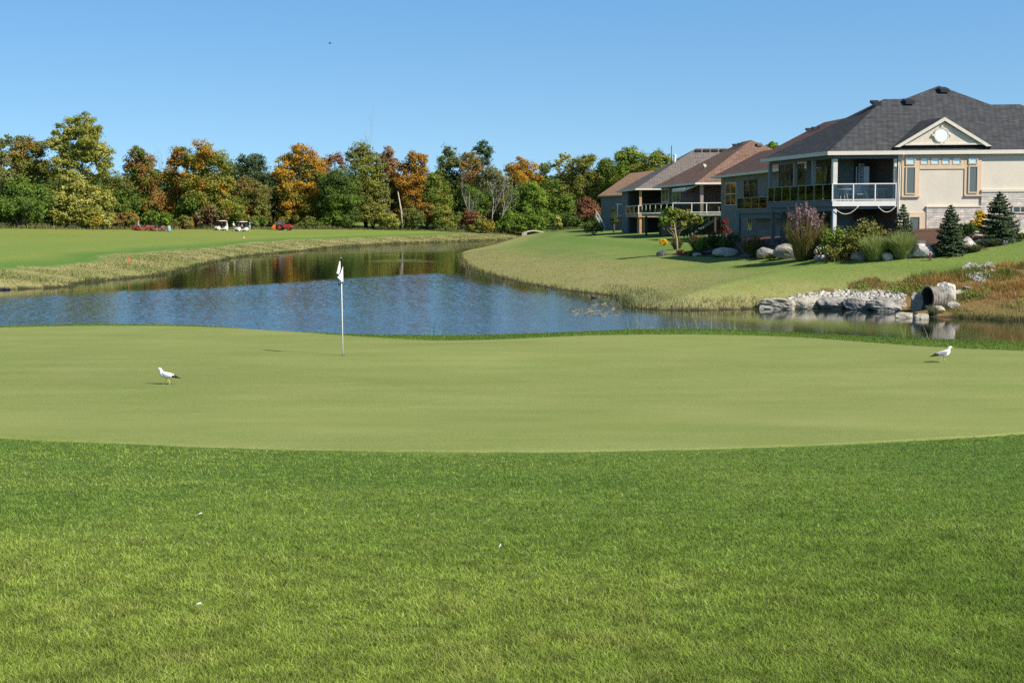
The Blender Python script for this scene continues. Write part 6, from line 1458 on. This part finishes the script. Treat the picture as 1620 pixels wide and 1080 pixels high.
def cart(label, px, D, face, yaw=.75):
    g = on_ground(px, D); t = thing('golf_cart', label, 'golf cart', g, 'golf carts on the fairway'); d = Vector((face * math.cos(yaw), -math.sin(yaw), 0)); e = Vector((-d.y, d.x, 0))
    T_ = lambda a, b, z: Vector(g) + d * a + e * b + Vector((0, 0, z))
    def M(): m = MB(); m.T = T_; return m
    m = M(); pr = [(-1.2,.30),(-1.22,.62),(-1.05,.72),(-.5,.74),(-.42,.40),(.45,.36),(.60,.80),(.85,.82),(1.18,.55),(1.2,.30)]; n_ = len(pr)
    m.add([(a,-.58,z) for a, z in pr] + [(a,.58,z) for a, z in pr], [tuple(range(n_)), tuple(range(2*n_-1, n_-1, -1))] + [(i, n_+i, n_+(i+1) % n_, (i+1) % n_) for i in range(n_)]); m.build('body', M_WHITE, t)
    m = M(); m.box(-.62,-.02,-.52,.52,.745,.88); m.build('seat', M_DARK, t); m = M(); m.box(-.72,-.60,-.52,.52,.90,1.32); m.build('backrest', M_DARK, t)
    m = M(); m.box(-1.0,.72,-.60,.60,1.80,1.87); m.box(-.9,.6,-.5,.5,1.872,1.90); m.build('roof', M_WHITE, t)
    for a, b in ((-.9,-.54),(-.9,.54),(.62,-.54),(.62,.54)): m = M(); m.tube([(a + (.14 if a > 0 else 0), b, .7), (a, b, 1.80)], .022, 6); m.build('post', M_DARK, t)
    m = M(); m.add([(.74,-.5,.85),(.74,.5,.85),(.63,.5,1.78),(.63,-.5,1.78),(.76,-.5,.85),(.76,.5,.85),(.65,.5,1.78),(.65,-.5,1.78)], [(0,1,2,3),(7,6,5,4),(0,3,7,4),(1,5,6,2),(0,4,5,1),(3,2,6,7)]); m.build('windshield', M_GLASS, t)
    m = M(); m.tube([(.5,.25,.8),(.25,.25,1.05)], .02, 6); m.lathe([(.16,1.04),(.18,1.06),(.16,1.08)], (.24,.25,0), 12); m.build('steering_wheel', M_DARK, t)
    for b in (-.25, .25): m = M(); m.lathe([(.13,.74),(.14,1.35),(.12,1.45)], (-1.0,b,0), 10); m.build('golf_bag', M_DARK if b < 0 else mat('bag', (.05,.06,.12), .7), t)
    for a in (-.8, .82):
        for b in (-.52, .52): wheel(t, T_(a, b, .23), .23, .2, d, M_WHITE)
    return t, T_
Dc = gp(350, 364.3).y; Dc = min(max(Dc, 240), DT(350) - 22)
c1_, T1 = cart('left golf cart, parked before the purplish bush', 350, Dc, -1); c2_, T2 = cart('right golf cart, between the two standing golfers', 382, Dc - 3, -1)
M_TURQ = mat('turquoise_shirt', (.05,.42,.52), .8); M_KHAKI = mat('khaki', (.42,.37,.29), .8); M_GREYT = mat('grey_trousers', (.17,.17,.18), .8); M_SHW = mat('white_shirt', (.78,.76,.72), .8)
GP = 'golfers by the carts'
person('person in white standing at the back of the left golf cart', on_ground(359.5, Dc - 3), M_SHW, M_SHW, -1, group=GP)
person('person in white shirt and grey trousers standing between the carts', on_ground(369.5, Dc - 4), M_SHW, M_GREYT, 1, group=GP, armfwd=.3)
person('person in turquoise shirt and white cap right of the carts', on_ground(395.5, Dc - 5), M_TURQ, M_KHAKI, -1, group=GP, armfwd=.3)
person('person in pinkish shirt seated in the right golf cart', T2(-.32, -.22, .93), mat('pink_shirt', (.62,.45,.40), .8), M_GREYT, -1, seated=True, group=GP)
# tractor
M_RED = mat('tractor_red', (.42,.035,.04), .35, .5); M_ORG = mat('machine_orange', (.60,.14,.03), .45)
Dt = min(gp(448, 359.5).y, DT(448) - 22); g = on_ground(448, Dt); t = thing('tractor', 'red tractor with a dark glass cab and orange mower behind it', 'tractor', g); d = Vector((math.cos(.2), -math.sin(.2), 0)); e = Vector((-d.y, d.x, 0)); S_ = 1.0
def M(): m = MB(); m.T = lambda a, b, z: Vector(g) + (d * a + e * b + Vector((0, 0, z))) * S_; return m
m = M(); pr = [(.15,.55),(.15,1.25),(1.55,1.15),(1.72,1.0),(1.72,.55)]; n_ = 5
m.add([(a,-.33,z) for a, z in pr] + [(a,.33,z) for a, z in pr], [tuple(range(n_)), tuple(range(2*n_-1, n_-1, -1))] + [(i, n_+i, n_+(i+1) % n_, (i+1) % n_) for i in range(n_)]); m.build('hood', M_RED, t)
m = M(); m.box(-.95,.14,-.55,.55,.75,1.0); m.box(-.8,1.4,-.22,.22,.42,.549); m.build('chassis', M_DARK, t)
m = M(); m.box(-.85,.13,-.55,.55,1.004,1.90); m.build('cab', glass_mat('cab_glass', (.04,.11,.11)), t)
m = M(); m.box(-.98,.26,-.64,.64,1.904,2.03); m.build('roof', M_RED, t)
for a in (-.86, .12):
    for b in (-.56, .56): m = M(); m.box(a - .035, a + .035, b - .035, b + .035, .98, 1.903); m.build('post', M_DARK, t)
for b in (-.62, .62):
    m = M(); m.box(-.95,-.05,b-.2,b+.2,1.16,1.24); m.build('fender', M_RED, t); wheel(t, Vector(g) + d*-.5 + e*b*1.08 + Vector((0,0,.58)), .58, .34, d, M_RED); wheel(t, Vector(g) + d*1.3 + e*b*.9 + Vector((0,0,.36)), .36, .24, d, M_RED)
m = M(); m.box(-2.15,-1.35,-.9,.9,.25,.62); m.add([(-2.15,-.9,.62),(-1.35,-.9,.62),(-1.35,.9,.62),(-2.15,.9,.62),(-1.75,-.6,1.15),(-1.5,-.6,1.15),(-1.5,.6,1.15),(-1.75,.6,1.15)], [(0,1,5,4),(1,2,6,5),(2,3,7,6),(3,0,4,7),(4,5,6,7)]); m.tube([(-1.4,0,.55),(-.9,0,.6)], .06, 6); m.build('mower_attachment', M_ORG, t)
# ride-on mowers
def mower(label, px, D, face, orange):
    g = on_ground(px, D); t = thing('ride_on_mower', label, 'mower', g, 'red mowers at the wood edge'); d = Vector((face, -.2, 0)).normalized(); e = Vector((-d.y, d.x, 0))
    def M(): m = MB(); m.T = lambda a, b, z: Vector(g) + d * a + e * b + Vector((0, 0, z)); return m
    m = M(); m.add([(-.9,-.4,.35),(.2,-.4,.35),(.2,.4,.35),(-.9,.4,.35),(-.85,-.35,.95),(-.3,-.35,1.0),(-.3,.35,1.0),(-.85,.35,.95),(.2,-.4,.5),(.2,.4,.5)], [(3,2,1,0),(0,1,8,5,4),(3,7,6,9,2),(1,2,9,8),(5,8,9,6),(4,5,6,7),(0,4,7,3)]); m.build('hood', orange, t)
    m = M(); m.box(-.28,.2,-.28,.28,.62,.72); m.box(-.3,-.2,-.28,.28,.72,1.15); m.build('seat', M_DARK, t)
    m = M(); m.tube([(-.35,-.35,.9),(-.35,-.35,1.75),(-.35,.35,1.75),(-.35,.35,.9)], .03, 6); m.build('roll_bar', M_DARK, t)
    m = M(); m.box(.35,1.0,-1.0,1.0,.15,.42); m.box(.45,.9,-.95,-.4,.424,.55); m.box(.45,.9,.4,.95,.424,.55); m.build('cutting_deck', orange, t)
    for a, r in ((-.6,.3),(.1,.36)):
        for b in (-.5, .5): wheel(t, Vector(g) + d*a + e*b + Vector((0,0,r)), r, .22, d, orange)
    return t, Vector(g) + d*-.02 + Vector((0,0,.76))
Dm = min(gp(222, 356).y, DT(222) - 22)
M_MR = mat('mower_red', (.33,.06,.045), .5)
t_, s_ = mower('left red mower carrying a driver at the edge of the wood', 219, Dm, 1, M_MR); person('person in teal shirt driving the left red mower', s_, mat('teal_shirt', (.10,.28,.32), .8), M_GREYT, 1, seated=True, cap=M_CREAM)
mower('second red mower, close right of the driven one', 230, Dm + 1, -1, M_MR); mower('dull red mower farther right under the bright green bush', 243, Dm + 1, 1, mat('dull_red', (.32,.10,.07), .6)); mower('brownish mower right of the dull red mower', 254, Dm + 1, -1, mat('brown_red', (.24,.11,.09), .6))
g = on_ground(267.5, Dm - 2); t = thing('barrel', 'blue grey barrel standing right of the mowers', 'barrel', g); m = MB(); m.lathe([(.30,g.z),(.36,g.z+.2),(.37,g.z+.5),(.34,g.z+.8),(.28,g.z+.95)], (g.x,g.y,0), 16); m.build('body', mat('barrel_blue', (.24,.33,.42), .5), t, True); m = MB(); m.lathe([(.2,g.z+.952),(.2,g.z+1.02),(.08,g.z+1.05)], (g.x,g.y,0), 14); m.build('lid', M_WHITE, t)
g = gp(386, 377); m = MB(); m.ell((g.x, g.y, g.z + .1), (.14,.14,.11), 12, 8); m.lathe([(.06, g.z - .1), (.06, g.z + .05)], (g.x, g.y, 0), 8); tag(m.build('tee_marker', M_WHITE, None, True), 'white ball shaped marker on the fairway below the carts', 'marker')
# little bridge at the far end of the pond
g = on_ground(845, 296); D = g.y; k = D / F; t = thing('footbridge', 'small pale arched footbridge at the far end of the pond', 'footbridge', g); m = MB(); n_ = 14; q = []
for i in range(n_ + 1): s = i / n_ * 2 - 1; q.append((g.x + s * 17 * k, .28 * (D/300) + .45 * (1 - s * s) + .02))
for i in range(n_):
    (x0, a), (x1, b) = q[i], q[i+1]; m.add([(x0, g.y - .8, g.z + a - .22), (x1, g.y - .8, g.z + b - .22), (x1, g.y - .8, g.z + b), (x0, g.y - .8, g.z + a), (x0, g.y + .8, g.z + a - .22), (x1, g.y + .8, g.z + b - .22), (x1, g.y + .8, g.z + b), (x0, g.y + .8, g.z + a)], [(0,1,2,3),(7,6,5,4),(3,2,6,7),(4,5,1,0)] + ([(0,3,7,4)] if i == 0 else []) + ([(1,5,6,2)] if i == n_-1 else []))
m.build('deck', mat('pale_concrete', (.55,.50,.42), .85, var=.1), t)
for sx in (-1, 1): m = MB(); x0 = g.x + sx * 15.5 * k; m.box(x0 - .5, x0 + .5, g.y - .75, g.y + .75, g.z - .4, g.z + .22); m.build('abutment', M_RT, t)
